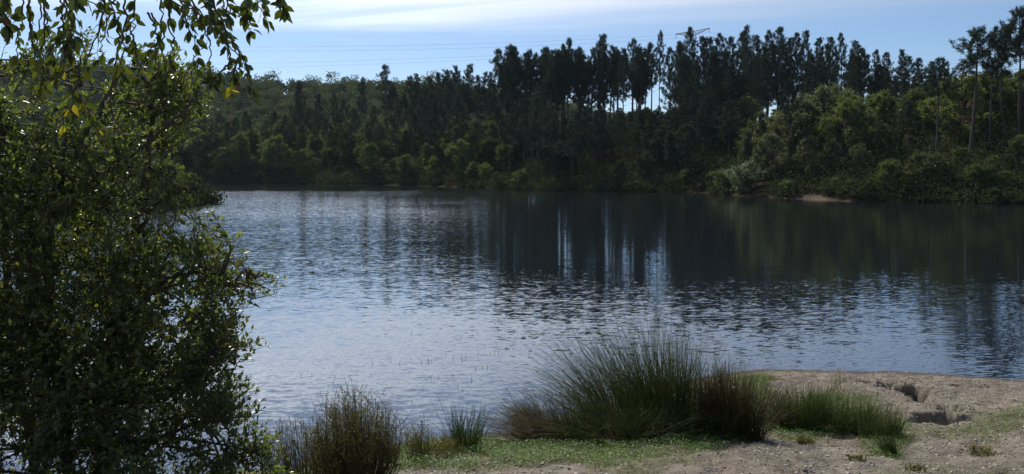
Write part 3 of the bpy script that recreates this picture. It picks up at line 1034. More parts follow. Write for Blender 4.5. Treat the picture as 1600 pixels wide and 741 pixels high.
for px, top, Y, k, lab, fam in POINT:
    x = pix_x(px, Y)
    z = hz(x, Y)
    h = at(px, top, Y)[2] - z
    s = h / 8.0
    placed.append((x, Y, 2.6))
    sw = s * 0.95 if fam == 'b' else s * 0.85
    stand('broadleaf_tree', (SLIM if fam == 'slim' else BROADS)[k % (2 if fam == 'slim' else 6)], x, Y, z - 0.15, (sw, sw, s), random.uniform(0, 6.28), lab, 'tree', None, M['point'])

# shoreline bushes with faces of their own
BUSHES = [(1166, 256, 115.6, 1.3, 'silvery grey-green willow bush at the tip of the point', 'willow'), (1303, 277, 102, 0.9, 'round grey-green bush beside the sandy landing', 'bush'), (1330, 281, 100, 0.8, 'pale bush right of the round bush on the landing', 'bush'),
          (1385, 250, 99.5, 1.0, 'bright leafy bush left of the big grey bush on right shore', 'broad'), (1440, 240, 100, 1.2, 'big grey-green bush below the straight shore pine', 'bush'), (1527, 257, 95, 1.15, 'round grey bush below the slender shore pine', 'bush'),
          (1575, 268, 93, 1.0, 'dark bush at the right edge by the water', 'bush'), (262, 252, 90, 1.15, 'olive bush at the tip of the left headland', 'broad'), (225, 250, 93, 1.2, 'bush behind the tip of the left headland', 'bush'), (180, 246, 92, 1.2, 'bush deep in the left headland behind the near oak', 'bush'),
          (532, 258, 197, 1.0, 'yellowish bush low on the left far shore', 'broad'), (775, 272, 149, 0.9, 'brown-green bush where the far shore turns', 'bush')]
for px, top, Y, wd, lab, fam in BUSHES:
    x = pix_x(px, Y)
    z = max(hz(x, Y), 0.0)
    h = at(px, top, Y)[2] - z
    s = max(h, 0.8) / 3.0
    placed.append((x, Y, 1.8))
    stand('bush', BUSH[random.randrange(3)], x, Y, z - 0.1, (s * wd, s * wd, s), random.uniform(0, 6.28), lab, 'bush', None, M[fam] if fam != 'bush' else None)

# ---- broadleaf trees scattered over the slopes
ZONES = [('l', (262, 560), 'mid-green'), ('c', (560, 790), 'yellow-green'), ('d', (790, 1150), 'shaded'), ('e', (1150, 1420), 'olive'), ('r', (1420, 1640), 'sunlit green')]
cnt = {z[0]: 0 for z in ZONES}
lim = {'l': 72, 'c': 66, 'd': 48, 'e': 40, 'r': 58}
cand = 0
r2 = np.random.default_rng(5)
C = np.stack([r2.uniform(-105, 130, 9000), r2.uniform(88, 262, 9000)], -1)
Cd = lake_dist(C[:, 0], C[:, 1])
Cz = hill_z(C[:, 0], C[:, 1])
for (x, y), d, z in zip(C, Cd, Cz):
    px = 800 + x / y * F_PX
    if d < 1.2 or not (262 < px < 1640):
        continue
    if y > 212 and px > 640:
        continue
    zn = next((q_ for q_ in ZONES if q_[1][0] <= px < q_[1][1]), None)
    if zn is None or cnt[zn[0]] >= lim[zn[0]]:
        continue
    if px > 1235 and px < 1400 and d < 5:
        continue
    near = min(((x - a) ** 2 + (y - b) ** 2) ** 0.5 - rr for a, b, rr in placed)
    if near < 1.4:
        continue
    # slope trees below the ridge are kept low enough to leave the row's trunks bare
    h = r2.uniform(5.0, 9.5) if d > 8 else r2.uniform(3.5, 7.5)
    if px > 1400 and y < 116:
        h = min(h, 2.8)
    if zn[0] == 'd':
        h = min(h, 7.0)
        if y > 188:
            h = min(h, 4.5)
    if zn[0] == 'l' and d > 4:
        h = r2.uniform(7.5, 11.5)
    if zn[0] == 'l' and d <= 4:
        h = r2.uniform(4, 8)
    cnt[zn[0]] += 1
    placed.append((x, y, 1.9 if zn[0] != 'l' else 2.2))
    s = h / 8.0
    sw = s * r2.uniform(0.85, 1.2)
    fam = SLIM if r2.random() < 0.05 else BROADS
    hw = 'slender ' if fam is SLIM else 'short ' if h < 5.2 else 'tall ' if h > 7.8 else ''
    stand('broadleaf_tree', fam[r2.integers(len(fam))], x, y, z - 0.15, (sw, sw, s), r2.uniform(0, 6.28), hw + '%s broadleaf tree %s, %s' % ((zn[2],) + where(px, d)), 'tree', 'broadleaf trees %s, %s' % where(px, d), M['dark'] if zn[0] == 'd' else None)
print('broadleaf', cnt)

# low undergrowth at the water's edge
n_u = 0
for k in range(900):
    if n_u >= 110:
        break
    x, y = r2.uniform(-95, 75), r2.uniform(86, 225)
    px = 800 + x / y * F_PX
    if not (262 < px < 1640) or (1238 < px < 1395 and y < 112):
        continue
    d = float(lake_dist(np.array([x]), np.array([y]))[0])
    if not 0.2 < d < 3.0:
        continue
    if min(((x - a) ** 2 + (y - b) ** 2) ** 0.5 - rr * 0.5 for a, b, rr in placed) < 0.6:
        continue
    n_u += 1
    placed.append((x, y, 1.0))
    s = r2.uniform(0.45, 1.0)
    right = px > 1150
    stand('shrub', BUSH[r2.integers(3)], x, y, max(hz(x, y), 0) - 0.15, (s * 1.15, s * 1.15, s), r2.uniform(0, 6.28),
          'low shrub lining the water %s' % where(px, 1)[1], 'shrub', 'waterside shrubs %s' % where(px, 1)[1])

# ---- undergrowth: brambles, broom and saplings closing the ground between the trees
ug = MB()
nU = 17000
ux, uy = r2.uniform(-170, 190, nU * 3), r2.uniform(62, 262, nU * 3)
ud = lake_dist(ux, uy)
upx = 800 + ux / uy * F_PX
ok = (ud > 0.1) & (upx > -500) & (upx < 1950) & ~((upx > 1240) & (upx < 1290) & (ud < 1.8) & (uy < 125)) & (r2.random(nU * 3) < np.clip(1.15 - ud / 90, 0.3, 1))
ux, uy, ud = ux[ok][:nU], uy[ok][:nU], ud[ok][:nU]
nU = len(ux)
ex, ey = r2.uniform(-125, 130, 60000), r2.uniform(60, 232, 60000)
ed = lake_dist(ex, ey)
epx = 800 + ex / ey * F_PX
ok = (ed > -1.3) & (ed < 2.6) & (epx > -300) & (epx < 1950) & ~((epx > 1242) & (epx < 1290) & (ey < 125) & (ed < 1.6)) & ~((epx > 1285) & (epx < 1395) & (ey < 125) & (ed < 0.35))
ux, uy, ud = np.concatenate([ux, ex[ok]]), np.concatenate([uy, ey[ok]]), np.concatenate([ud, ed[ok]])
epx = 800 + ux / uy * F_PX
ok = ~((epx > 1125) & (epx < 1205) & (uy < 117.2))
ux, uy, ud = ux[ok], uy[ok], ud[ok]
nU = len(ux)
uz = np.maximum(hill_z(ux, uy), -0.1)
uh = r2.uniform(0.8, 2.6, nU) * np.where(ud < 3, 0.75, 1.0)
per = 46
P = np.stack([ux, uy, uz + uh * 0.42], -1)[:, None, :] + rand_dirs(nU * per, r2).reshape(nU, per, 3) * (r2.random((nU, per, 1)) ** 0.4) * np.stack([uh * 0.75, uh * 0.75, uh * 0.6], -1)[:, None, :]
P = P.reshape(-1, 3)
P = P
A = np.clip(np.repeat(r2.random(nU), per) * 0.7 + r2.random(nU * per) * 0.3, 0, 1)
add_cards(ug, P, unit(rand_dirs(len(P), r2) + [0, 0, 0.3]), rand_dirs(len(P), r2), r2.uniform(0.22, 0.5, len(P)), r2.uniform(0.14, 0.28, len(P)), A)
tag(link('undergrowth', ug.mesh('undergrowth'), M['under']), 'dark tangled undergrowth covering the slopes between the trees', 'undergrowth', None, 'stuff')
print('undergrowth', nU)

# ---- far wooded hill: one mass
fw = MB()
nt_far = 2600
fx = r2.uniform(-330, 160, nt_far * 2)
fy = r2.uniform(255, 540, nt_far * 2)
ok = np.abs(fx / fy) < 0.75
fx, fy = fx[ok][:nt_far], fy[ok][:nt_far]
fz = hill_z(fx, fy)
per = 190
nF = len(fx)
hh = r2.uniform(5.0, 10.0, nF) * np.where(r2.random(nF) < 0.10, 1.45, 1.0)
sub = rand_dirs(nF * 6, r2).reshape(nF, 6, 3)
subc = np.stack([fx, fy, fz + hh * 0.60], -1)[:, None, :] + sub * (np.stack([hh * 0.24, hh * 0.24, hh * 0.20], -1)[:, None, :])
pick = r2.integers(0, 6, (nF, per))
dr = rand_dirs(nF * per, r2).reshape(nF, per, 3)
P = np.take_along_axis(subc, pick[:, :, None], 1) + dr * (hh * 0.26)[:, None, None] * np.array([1, 1, 0.85]) * (0.55 + 0.45 * r2.random((nF, per, 1)))
P[:, :, 2] = np.maximum(P[:, :, 2], fz[:, None] + 0.3)
P = P.reshape(-1, 3)
tone = np.clip(r2.normal(0.45, 0.30, nF), 0, 1)
A = np.clip(np.repeat(tone, per) * 0.85 + r2.random(nF * per) * 0.15, 0, 1)
add_cards(fw, P, rand_dirs(len(P), r2), unit(dr.reshape(-1, 3) + 0.5 * rand_dirs(len(P), r2)), 0.95, 0.7, A)
tag(link('far_wood', fw.mesh('far_wood'), M['far']), 'hazy green wood covering the far hillside at left', 'wood', None, 'stuff')

# ------------------------------------------------------------------ pylon and wires
PY_Y = 330.0


def lattice(mb, a0, a1, w0, w1, n, side=0.09):
    """square lattice between two points, tapering from w0 to w1"""
    a0, a1 = np.array(a0, float), np.array(a1, float)
    ax = unit(a1 - a0)
    u = unit(np.cross(ax, [0.2, 1, 0.1]))
    v = np.cross(ax, u)
    lev = []
    for k in range(n + 1):
        t = k / n
        w = w0 + (w1 - w0) * t
        c = a0 + (a1 - a0) * t
        lev.append([c + u * w * sx + v * w * sy for sx, sy in ((-1, -1), (1, -1), (1, 1), (-1, 1))])
    for c in range(4):
        mb.tube([lev[0][c], lev[-1][c]], side, 4)
    for k in range(n):
        for c in range(4):
            d = (c + 1) % 4
            mb.tube([lev[k][c], lev[k + 1][d]], side * 0.7, 4)
            mb.tube([lev[k][d], lev[k + 1][c]], side * 0.7, 4)


pxp = 1078
bx_ = pix_x(pxp, PY_Y)
pz = hz(bx_, PY_Y)
top_z = float(at(pxp, 43, PY_Y)[2])
hp = top_z - pz
pyl = empty('electricity_pylon', (bx_, PY_Y, pz))
tag(pyl, 'steel lattice electricity pylon showing its arms above the pines', 'pylon')
mb = MB()
lattice(mb, (0, 0, 0), (0, 0, hp - 5), 2.6, 0.7, 12, 0.12)
link('mast', mb.mesh('mast'), M['steel'], pyl)
# the two tiers of arms run obliquely towards the viewer, so they climb to the right in the picture
adir = np.array([math.cos(R(55)), math.sin(R(55)) * -1.0, 0.0])
ARMS = []
for zz, la, lb in ((hp - 2.2, 8.5, 8.5), (hp - 6.2, 7.0, 7.0)):
    for sgn, ll in ((-1, la), (1, lb)):
        mb = MB()
        root_p = np.array([0, 0, zz])
        tip = root_p + adir * sgn * ll + np.array([0, 0, 0.8])
        lattice(mb, root_p + np.array([0, 0, -0.2]), tip, 0.9, 0.10, 5, 0.075)
        link('crossarm', mb.mesh('crossarm'), M['steel'], pyl)
        mb = MB()
        drop = tip - np.array([0, 0, 1.6])
        mb.tube([tip, drop], [0.05, 0.05], 5)
        for q_ in range(6):
            zq = tip[2] - 0.3 - q_ * 0.2
            mb.tube([[tip[0], tip[1], zq], [tip[0], tip[1], zq - 0.08]], [0.16, 0.13], 8)
        link('insulator', mb.mesh('insulator'), M['steel'], pyl)
        ARMS.append(np.array([bx_, PY_Y, pz]) + drop)
mb = MB()
lattice(mb, (0, 0, hp - 5), (0, 0, hp - 1.0), 0.7, 0.35, 4, 0.08)
link('peak', mb.mesh('peak'), M['steel'], pyl)


def cable(a, b, sag, label, rad=0.022):
    t = np.linspace(0, 1, 60)[:, None]
    P = np.asarray(a) * (1 - t) + np.asarray(b) * t
    P[:, 2] -= sag * 4 * (t[:, 0] * (1 - t[:, 0]))
    mb = MB()
    mb.tube(P, rad, 5)
    tag(link('power_line', mb.mesh('power_line', True), M['cable']), label, 'power line', 'power lines crossing the sky')


# each wire passes the given two pixels on the left span, ending at its insulator
def far_end(py_mid, px_end=-120, Y=250.0):
    return at(px_end, py_mid, Y)


cable(ARMS[0], far_end(70), 3.2, 'faint upper power line running left from the pylon, nearer the clouds')
cable(ARMS[1], far_end(64), 3.2, 'faintest topmost power line from the pylon tip into the cloud')
cable(ARMS[2], far_end(112), 2.2, 'lowest power line crossing the blue sky above the far hill')
cable(ARMS[3], far_end(104), 2.2, 'dark power line second from bottom above the far hill')
for k, (a, pe) in enumerate(zip(ARMS, (130, 120, 150, 140))):
    cable(a, at(1900, pe, 420.0), 4.0, ['power line going right from the far upper arm', 'power line dipping right from the pylon tip over the pines', 'power line going right from the far lower arm', 'power line going right from the near lower arm'][k])

# ------------------------------------------------------------------ near oak at the left
def in_poly(px, py, poly):
    ins = np.zeros(px.shape, bool)
    n = len(poly)
    for i in range(n):
        (x0, y0), (x1, y1) = poly[i], poly[(i + 1) % n]
        c = (y0 > py) != (y1 > py)
        ins ^= c & (px < (x1 - x0) * (py - y0) / ((y1 - y0) or 1e-9) + x0)
    return ins


CROWN = [(-330, 60), (-100, 60), (40, 78), (120, 62), (200, 58), (262, 92), (318, 130), (322, 160), (300, 215), (272, 262), (285, 300), (332, 340), (345, 372), (372, 392), (378, 425), (428, 440), (425, 466), (380, 478), (372, 520), (395, 545), (352, 585), (385, 610), (398, 660), (425, 700), (450, 745), (460, 830), (200, 900), (-330, 900)]


def near_oak():
    r = np.random.default_rng(77)
    root_xy = np.array([at(160, 741, 5.2)[0], 5.2])
    gz = float(near_z(np.array([root_xy[0]]), np.array([root_xy[1]]))[0])
    root = empty('young_oak_tree', (root_xy[0], root_xy[1], gz))
    tag(root, 'leafy young oak tree filling the left foreground at the water edge', 'tree')
    O = np.array([root_xy[0], root_xy[1], gz])
    PX = lambda px, py, Y: at(px, py, Y)
    from mathutils import Matrix
    inv = Matrix.Translation(-Vector(O))
    stems = [
        [O + [0, 0, -0.1], PX(158, 690, 5.2), PX(166, 600, 5.2), PX(188, 480, 5.25), PX(205, 380, 5.3), PX(232, 260, 5.3), PX(240, 150, 5.3)],
        [O + [-0.25, 0.1, -0.1], PX(105, 640, 5.1), PX(78, 480, 4.9), PX(72, 380, 4.7), PX(84, 310, 4.65), PX(112, 250, 4.65), PX(150, 185, 4.7), PX(190, 110, 4.8)],
        [PX(84, 312, 4.65), PX(95, 260, 4.65), PX(104, 215, 4.7), PX(118, 140, 4.75), PX(125, 90, 4.8)],
        [O + [-0.45, 0.2, -0.1], PX(20, 560, 5.4), PX(8, 380, 5.5), PX(-5, 240, 5.5), PX(-20, 120, 5.5)],
        [PX(178, 540, 5.2), PX(240, 450, 5.0), PX(310, 420, 4.9), PX(395, 450, 4.85)],
        [PX(163, 640, 5.2), PX(240, 610, 5.0), PX(310, 560, 4.9), PX(360, 530, 4.85)],
        [PX(160, 680, 5.2), PX(220, 690, 5.0), PX(320, 660, 4.9), PX(380, 650, 4.8)],
        [PX(205, 380, 5.3), PX(240, 320, 5.2), PX(280, 290, 5.1), PX(300, 300, 5.1)],
        [PX(86, 306, 4.66), PX(150, 280, 4.7), PX(200, 250, 4.8), PX(270, 190, 4.8), PX(310, 155, 4.8)],
        [PX(74, 400, 4.75), PX(50, 350, 4.75), PX(30, 300, 4.8), PX(5, 260, 4.8)],
    ]
    rads = [0.042, 0.036, 0.018, 0.035, 0.018, 0.018, 0.018, 0.014, 0.016, 0.016]
    samples = []
    for k, (st, r0) in enumerate(zip(stems, rads)):
        st = np.array(st, float)
        t = np.linspace(0, 1, len(st))
        tt = np.linspace(0, 1, 5 * len(st))
        P = np.stack([np.interp(tt, t, st[:, c]) for c in range(3)], -1)
        kern = np.array([1, 2, 3, 2, 1]) / 9
        for c in range(3):
            P[2:-2, c] = np.convolve(P[:, c], kern, 'valid')
        P[1:-1] += r.normal(0, 0.008, P[1:-1].shape)
        mb = MB()
        mb.tube(P, np.linspace(r0, r0 * 0.3, len(P)), 8)
        link('stem' if k in (0, 1, 3) else 'branch', mb.mesh('oak_stem', True), M['bark'], root).matrix_parent_inverse = inv
        samples.append(P)
    S = np.concatenate(samples)
    # branchlets: crown points reached from the nearest wood
    bm_ = MB()

    def crown_points(n, edge=False):
        px, py = r.uniform(-160, 470, n * 4), r.uniform(50, 830, n * 4)
        k = in_poly(px + r.normal(0, 5, n * 4), py + r.normal(0, 5, n * 4), CROWN)
        px, py = px[k][:n], py[k][:n]
        # crown about 2.2 m deep at mid height, thinner at its top and its right-hand edge
        dep = 1.05 * np.clip((py - 40) / 180, 0.25, 1) * np.clip((450 - px) / 240, 0.22, 1)
        Yd = 5.15 + r.uniform(-0.75, 1, len(px)) * dep
        return at(px, py, Yd)
    B = crown_points(210)
    ext = [S]
    for b in B:
        k = np.argmin(((S - b) ** 2).sum(1) + np.where(S[:, 2] > b[2] + 0.15, 0.5, 0))
        a = S[k]
        mid = (a + b) / 2 + r.normal(0, 0.05, 3) + np.array([0, 0, 0.04])
        t = np.linspace(0, 1, 7)[:, None]
        P = (1 - t) ** 2 * a + 2 * t * (1 - t) * mid + t ** 2 * b
        bm_.tube(P, np.linspace(0.010, 0.004, 7), 4, cap=False)
        ext.append(P[2:])
    E = np.concatenate(ext)
    T = crown_points(14000)
    ty = 260 - (T[:, 2] - CAM_Z) / T[:, 1] * F_PX
    den = fbm(T[:, 0] * 3.2 + T[:, 1] * 1.7, T[:, 2] * 3.2 + T[:, 1] * 1.1, 3)
    T = T[r.random(len(T)) < np.clip((den - 0.395) * 3.8 + 0.3 * (ty > 500), 0.04, 1) * np.interp(ty, [60, 150, 260, 420], [0.55, 0.75, 0.95, 1.0])]
    tx = 800 + T[:, 0] / T[:, 1] * F_PX
    T = T[r.random(len(T)) < np.interp(tx, [290, 385], [1.0, 0.38])]
    print('oak twigs', len(T))
    bases = np.empty_like(T)
    for k in range(0, len(T), 500):
        dd = ((T[k:k + 500, None] - E[None]) ** 2).sum(-1)
        bases[k:k + 500] = E[np.argmin(dd, 1)]
    P, D, Nn, A = [], [], [], []
    for tp, bs in zip(T, bases):
        d = tp - bs
        ln = np.linalg.norm(d)
        if ln > 0.45:
            bs = tp - d / ln * 0.45
        out = unit(d * 0.8 + np.array([r.normal(0.10, 0.16), r.normal(0, 0.16), 0.16]))
        if ln < 0.12:
            bs = tp - out * 0.14
        mid = (tp + bs) / 2 + r.normal(0, 0.012, 3)
        tip = tp + out * 0.10
        bm_.tube([bs, mid, tp, tip], [0.0032, 0.0026, 0.002, 0.0012], 3, cap=False)
        n = r.integers(10, 17)
        u = np.sort(r.uniform(0.15, 1.02, n))
        path = np.where(u[:, None] < 0.5, bs + (mid - bs) * (u[:, None] * 2), mid + (tip - mid) * ((u[:, None] - 0.5) * 2))
        side = rand_dirs(n, r)
        P.append(path)
        D.append(unit(out * 0.75 + side * 0.8 + np.array([0, 0, 0.25])))
        Nn.append(unit(rand_dirs(n, r) * 0.8 + np.array([0, 0, 0.9])))
        A.append(np.clip(r.normal(0.45, 0.28, n), 0, 1))
    P, D, Nn, A = map(np.concatenate, (P, D, Nn, A))
    Ln = r.uniform(0.026, 0.050, len(P))
    Wd = Ln * r.uniform(0.42, 0.58, len(P))
    # the 300 leaves nearest the viewer's side of the crown are leaves of their own
    sx = 800 + P[:, 0] / P[:, 1] * F_PX
    sy = 260 - (P[:, 2] - CAM_Z) / P[:, 1] * F_PX
    inview = (sx > 5) & (sx < 460) & (sy > 60) & (sy < 735)
    order = np.argsort(np.where(inview, P[:, 1] - 0.004 * np.maximum(sx - 250, 0), 1e9))[:300]
    mask = np.ones(len(P), bool)
    mask[order] = False
    fo = MB()
    add_leaves(fo, P[mask], D[mask], Nn[mask], Ln[mask], Wd[mask], A[mask])
    f = link('foliage', fo.mesh('oak_foliage'), M['oak'], root)
    f.matrix_parent_inverse = inv
    f['kind'] = 'stuff'
    protos = []
    for k in range(6):
        mb = MB()
        add_leaves(mb, np.zeros((1, 3)), np.array([[1.0, 0, 0]]), np.array([[0, 0, 1.0]]), 1.0, 0.5, np.array([k / 5.0]), 0.15 + 0.06 * k)
        me = mb.mesh('oak_leaf')
        me.materials.append(M['oak'])
        protos.append(me)
    from mathutils import Matrix
    for i in order:
        d = D[i]
        s = unit(np.cross(Nn[i], d))
        nn = np.cross(d, s)
        o = bpy.data.objects.new('leaf', protos[int(A[i] * 5.99)])
        o.parent = root
        l = Ln[i]
        m = Matrix(((d[0] * l, s[0] * l, nn[0] * l, P[i][0] - O[0]), (d[1] * l, s[1] * l, nn[1] * l, P[i][1] - O[1]), (d[2] * l, s[2] * l, nn[2] * l, P[i][2] - O[2]), (0, 0, 0, 1)))
        o.matrix_basis = m
        col.objects.link(o)
    t = link('twigs', bm_.mesh('oak_twigs'), M['bark'], root)
    t.matrix_parent_inverse = inv
    t['kind'] = 'stuff'


bpy.context.view_layer.update()


def big_leaf(seed, curl):
    """broad oval leaf with a folded midrib, a wavy edge and a stalk"""
    r = np.random.default_rng(seed)
    mb = MB()
    n = 7
    t = np.linspace(0, 1, n)
    w = 0.25 * np.sin(np.pi * np.clip(t, 0.0, 1) ** 0.82) ** 0.8
    w[0], w[-1] = 0.0, 0.0
    cz = -curl * t ** 2 + r.normal(0, 0.015, n)
    ctr = np.stack([t, 0 * t, cz], -1)
    lf = np.stack([t, w * r.uniform(0.9, 1.1, n), cz + 0.35 * w * 0.5 + r.normal(0, 0.012, n)], -1)
    rt = np.stack([t, -w * r.uniform(0.9, 1.1, n), cz + 0.35 * w * 0.5 + r.normal(0, 0.012, n)], -1)
    V = np.concatenate([ctr, lf, rt])
    q = []
    for k in range(n - 1):
        q += [k, k + 1, n + k + 1, n + k, k + 1, k, 2 * n + k, 2 * n + k + 1]
    mb.add(V, q, 4, 0.5)
    mb.tube([[-0.22, 0, 0.02], [-0.1, 0, 0.0], [0.03, 0, 0.0]], [0.012, 0.011, 0.01], 3)
    return mb.mesh('hanging_leaf', True)


def overhang():
    """older oak beside the camera, its drooping twigs in the top left of the view"""
    from mathutils import Matrix
    r = np.random.default_rng(12)
    O = np.array([-2.6, 0.6, float(near_z(np.array([-2.6]), np.array([0.6]))[0])])
    root = empty('overhanging_oak_tree', tuple(O))
    tag(root, 'oak tree beside the viewpoint whose large-leaved twigs droop into the top left', 'tree')
    inv = Matrix.Translation(-Vector(O))

    def part(name, mb, mat, smooth=True):
        o = link(name, mb.mesh(name, smooth), mat, root)
        o.matrix_parent_inverse = inv
        return o

    def curve(pts, n=16):
        pts = np.array(pts, float)
        t = np.linspace(0, 1, len(pts))
        tt = np.linspace(0, 1, n)
        P = np.stack([np.interp(tt, t, pts[:, c]) for c in range(3)], -1)
        for _ in range(2):
            P[1:-1] = (P[:-2] + 2 * P[1:-1] + P[2:]) / 4
        return P
    mb = MB()
    mb.tube(curve([O + [0, 0, -0.2], O + [0.05, 0.05, 0.8], O + [0.0, 0.15, 1.8], O + [0.1, 0.3, 2.6], O + [0.0, 0.4, 3.6]]), np.linspace(0.15, 0.06, 16), 12)
    part('trunk', mb, M['bark'])
    limb1 = curve([O + [0.0, 0.2, 2.0], [-2.2, 1.3, 4.75], [-1.6, 1.9, 4.85], [-1.0, 2.1, 4.72], [-0.62, 2.15, 4.55]], 24)
    limb2 = curve([[-2.2, 1.3, 4.75], [-1.9, 1.9, 4.62], [-1.55, 2.25, 4.58], [-1.2, 2.45, 4.60]], 18)
    for L_, r0 in ((limb1, 0.05), (limb2, 0.03)):
        mb = MB()
        mb.tube(L_, np.linspace(r0, 0.008, len(L_)), 8)
        part('limb', mb, M['bark'])
    # drooping twigs: pixel path at a distance, hanging from the limbs above the frame
    TW = [([(330, -60), (322, 10), (338, 40), (372, 75), (385, 100)], 2.15, 1), ([(300, -50), (330, 20), (355, 70), (368, 100), (366, 118)], 2.1, 1), ([(250, -60), (262, 20), (270, 60), (265, 110), (255, 130)], 2.0, 1), ([(270, -60), (290, 30), (305, 70), (300, 120)], 2.05, 1),
          ([(205, -60), (210, 10), (208, 50), (215, 95)], 2.05, 1), ([(150, -60), (172, 10), (150, 60), (120, 120), (110, 165), (95, 205)], 1.95, 1), ([(40, -60), (45, 20), (50, 70), (68, 105), (66, 140)], 2.0, 1), ([(60, -60), (70, 10), (68, 60), (68, 130)], 2.1, 0.7),
          ([(90, -60), (112, 20), (112, 50), (100, 90), (90, 120)], 1.7, 1.1), ([(130, -70), (112, 10), (110, 60)], 1.75, 1.0), ([(390, -60), (386, 0), (384, 20), (392, 45)], 2.0, 1.0), ([(420, -60), (428, -20), (442, 0), (446, 12)], 1.9, 0.9), ([(10, -60), (5, 0), (8, 40)], 1.8, 1),
          ([(20, -60), (40, 0), (30, 50), (28, 90)], 2.1, 0.8), ([(160, 0), (185, 30), (190, 80), (190, 120)], 2.1, 0.9), ([(230, 20), (250, 60), (225, 90), (215, 120)], 2.2, 0.8), ([(340, -60), (350, -10), (358, 12), (360, 30)], 1.95, 0.9), ([(100, 130), (125, 150), (140, 180), (150, 200)], 2.05, 0.8), ([(360, 90), (340, 120), (330, 130)], 2.1, 0.8), ([(180, -60), (240, -20), (280, 10), (300, 30)], 1.9, 0.8),
          ([(-30, -60), (60, -30), (120, -5), (160, 15)], 1.85, 0.9), ([(290, -30), (310, 20), (330, 40), (345, 60)], 2.2, 0.9)]
    protos = [big_leaf(k, -0.08 + 0.10 * k) for k in range(6)]
    for me in protos:
        me.materials.append(M['leaf'])
    allimb = np.concatenate([limb1, limb2])
    tw = MB()
    slots = []
    for path, Yd, dens in list(TW):
        ox, oy = r.normal(0, 26), r.normal(-8, 16)
        TW.append(([(a + ox * (0.4 + 0.25 * k), b + oy * 0.3 * k) for k, (a, b) in enumerate(path)], Yd + r.uniform(-0.1, 0.2), dens * 0.42))
    for path, Yd, dens in TW:
        pts = [at(a, b, Yd + 0.03 * k) for k, (a, b) in enumerate(path)]
        j = np.argmin(((allimb - pts[0]) ** 2).sum(1))
        if path[0][1] < 0:
            pts = [allimb[j]] + pts
        P = curve(pts, 30)
        for _ in range(5):
            P[1:-1] = (P[:-2] + 2 * P[1:-1] + P[2:]) / 4
        P[1:-1] += r.normal(0, 0.003, P[1:-1].shape)
        tw.tube(P, np.linspace(0.0034, 0.0012, len(P)), 4)
        n = int(30 * dens)
        for u in np.concatenate([r.uniform(0.22, 0.97, n - 4), [0.95, 0.98, 1.0, 1.0]]):
            k = u * (len(P) - 1)
            i = min(int(k), len(P) - 2)
            p = P[i] + (P[i + 1] - P[i]) * (k - i)
            tang = unit(P[i + 1] - P[i])
            d = unit(tang * 0.55 + rand_dirs(1, r)[0] * 0.75 + np.array([0, 0, -0.55]))
            slots.append((p, d, unit(rand_dirs(1, r)[0] + np.array([0, -0.2, 0.5])), r.uniform(0.020, 0.034)))
    part('twigs', tw, M['bark'])['kind'] = 'stuff'
    slots.sort(key=lambda q: q[0][2] + r.uniform(-0.08, 0.08))        # lowest, most open leaves first
    yel = r.choice(90, 14, replace=False)
    brn = r.choice(np.setdiff1d(np.arange(300), yel), 2, replace=False)
    for i, (p, d, nn, l) in enumerate(slots[:300]):
        s = unit(np.cross(nn, d))
        nn = np.cross(d, s)
        p = p + d * 0.22 * l
        o = bpy.data.objects.new('leaf', protos[i % 6])
        o.parent = root
        o.matrix_basis = Matrix(((d[0] * l, s[0] * l, nn[0] * l, p[0] - O[0]), (d[1] * l, s[1] * l, nn[1] * l, p[1] - O[1]), (d[2] * l, s[2] * l, nn[2] * l, p[2] - O[2]), (0, 0, 0, 1)))
        col.objects.link(o)
        mt = M['yellow_leaf'] if i in yel else (M['brown_leaf'] if i in brn else None)
        if mt:
            o.material_slots[0].link = 'OBJECT'
            o.material_slots[0].material = mt
            o['label'] = 'yellowed leaf' if i in yel else 'withered brown leaf'
    rest = slots[300:]
    if rest:
        base_co = [np.array([v.co[:] for v in me.vertices]) for me in protos]
        base_f = [[list(q.vertices) for q in me.polygons] for me in protos]
        mb = MB()
        for i, (p, d, nn, l) in enumerate(rest):
            s = unit(np.cross(nn, d))
            nn = np.cross(d, s)
            co = base_co[i % 6] * l
            Vw = p + d * 0.22 * l + co[:, :1] * d + co[:, 1:2] * s + co[:, 2:] * nn
            k0 = mb.n
            mb.add(Vw, [], 4, 0.5)
            for q in base_f[i % 6]:
                mb.I.append(np.array(q) + k0)
                mb.S.append(np.array([len(q)], dtype=np.int32))
        part('foliage', mb, M['leaf'])['kind'] = 'stuff'
    print('hanging leaves', len(slots))


near_oak()
overhang()


# ------------------------------------------------------------------ rushes and bank plants
def zg(x, y):
    return float(near_z(np.array([x]), np.array([y]))[0])


def foot(px, py):
    p = ground_hit(px, py)
    return np.array([p[0], p[1], zg(p[0], p[1])])


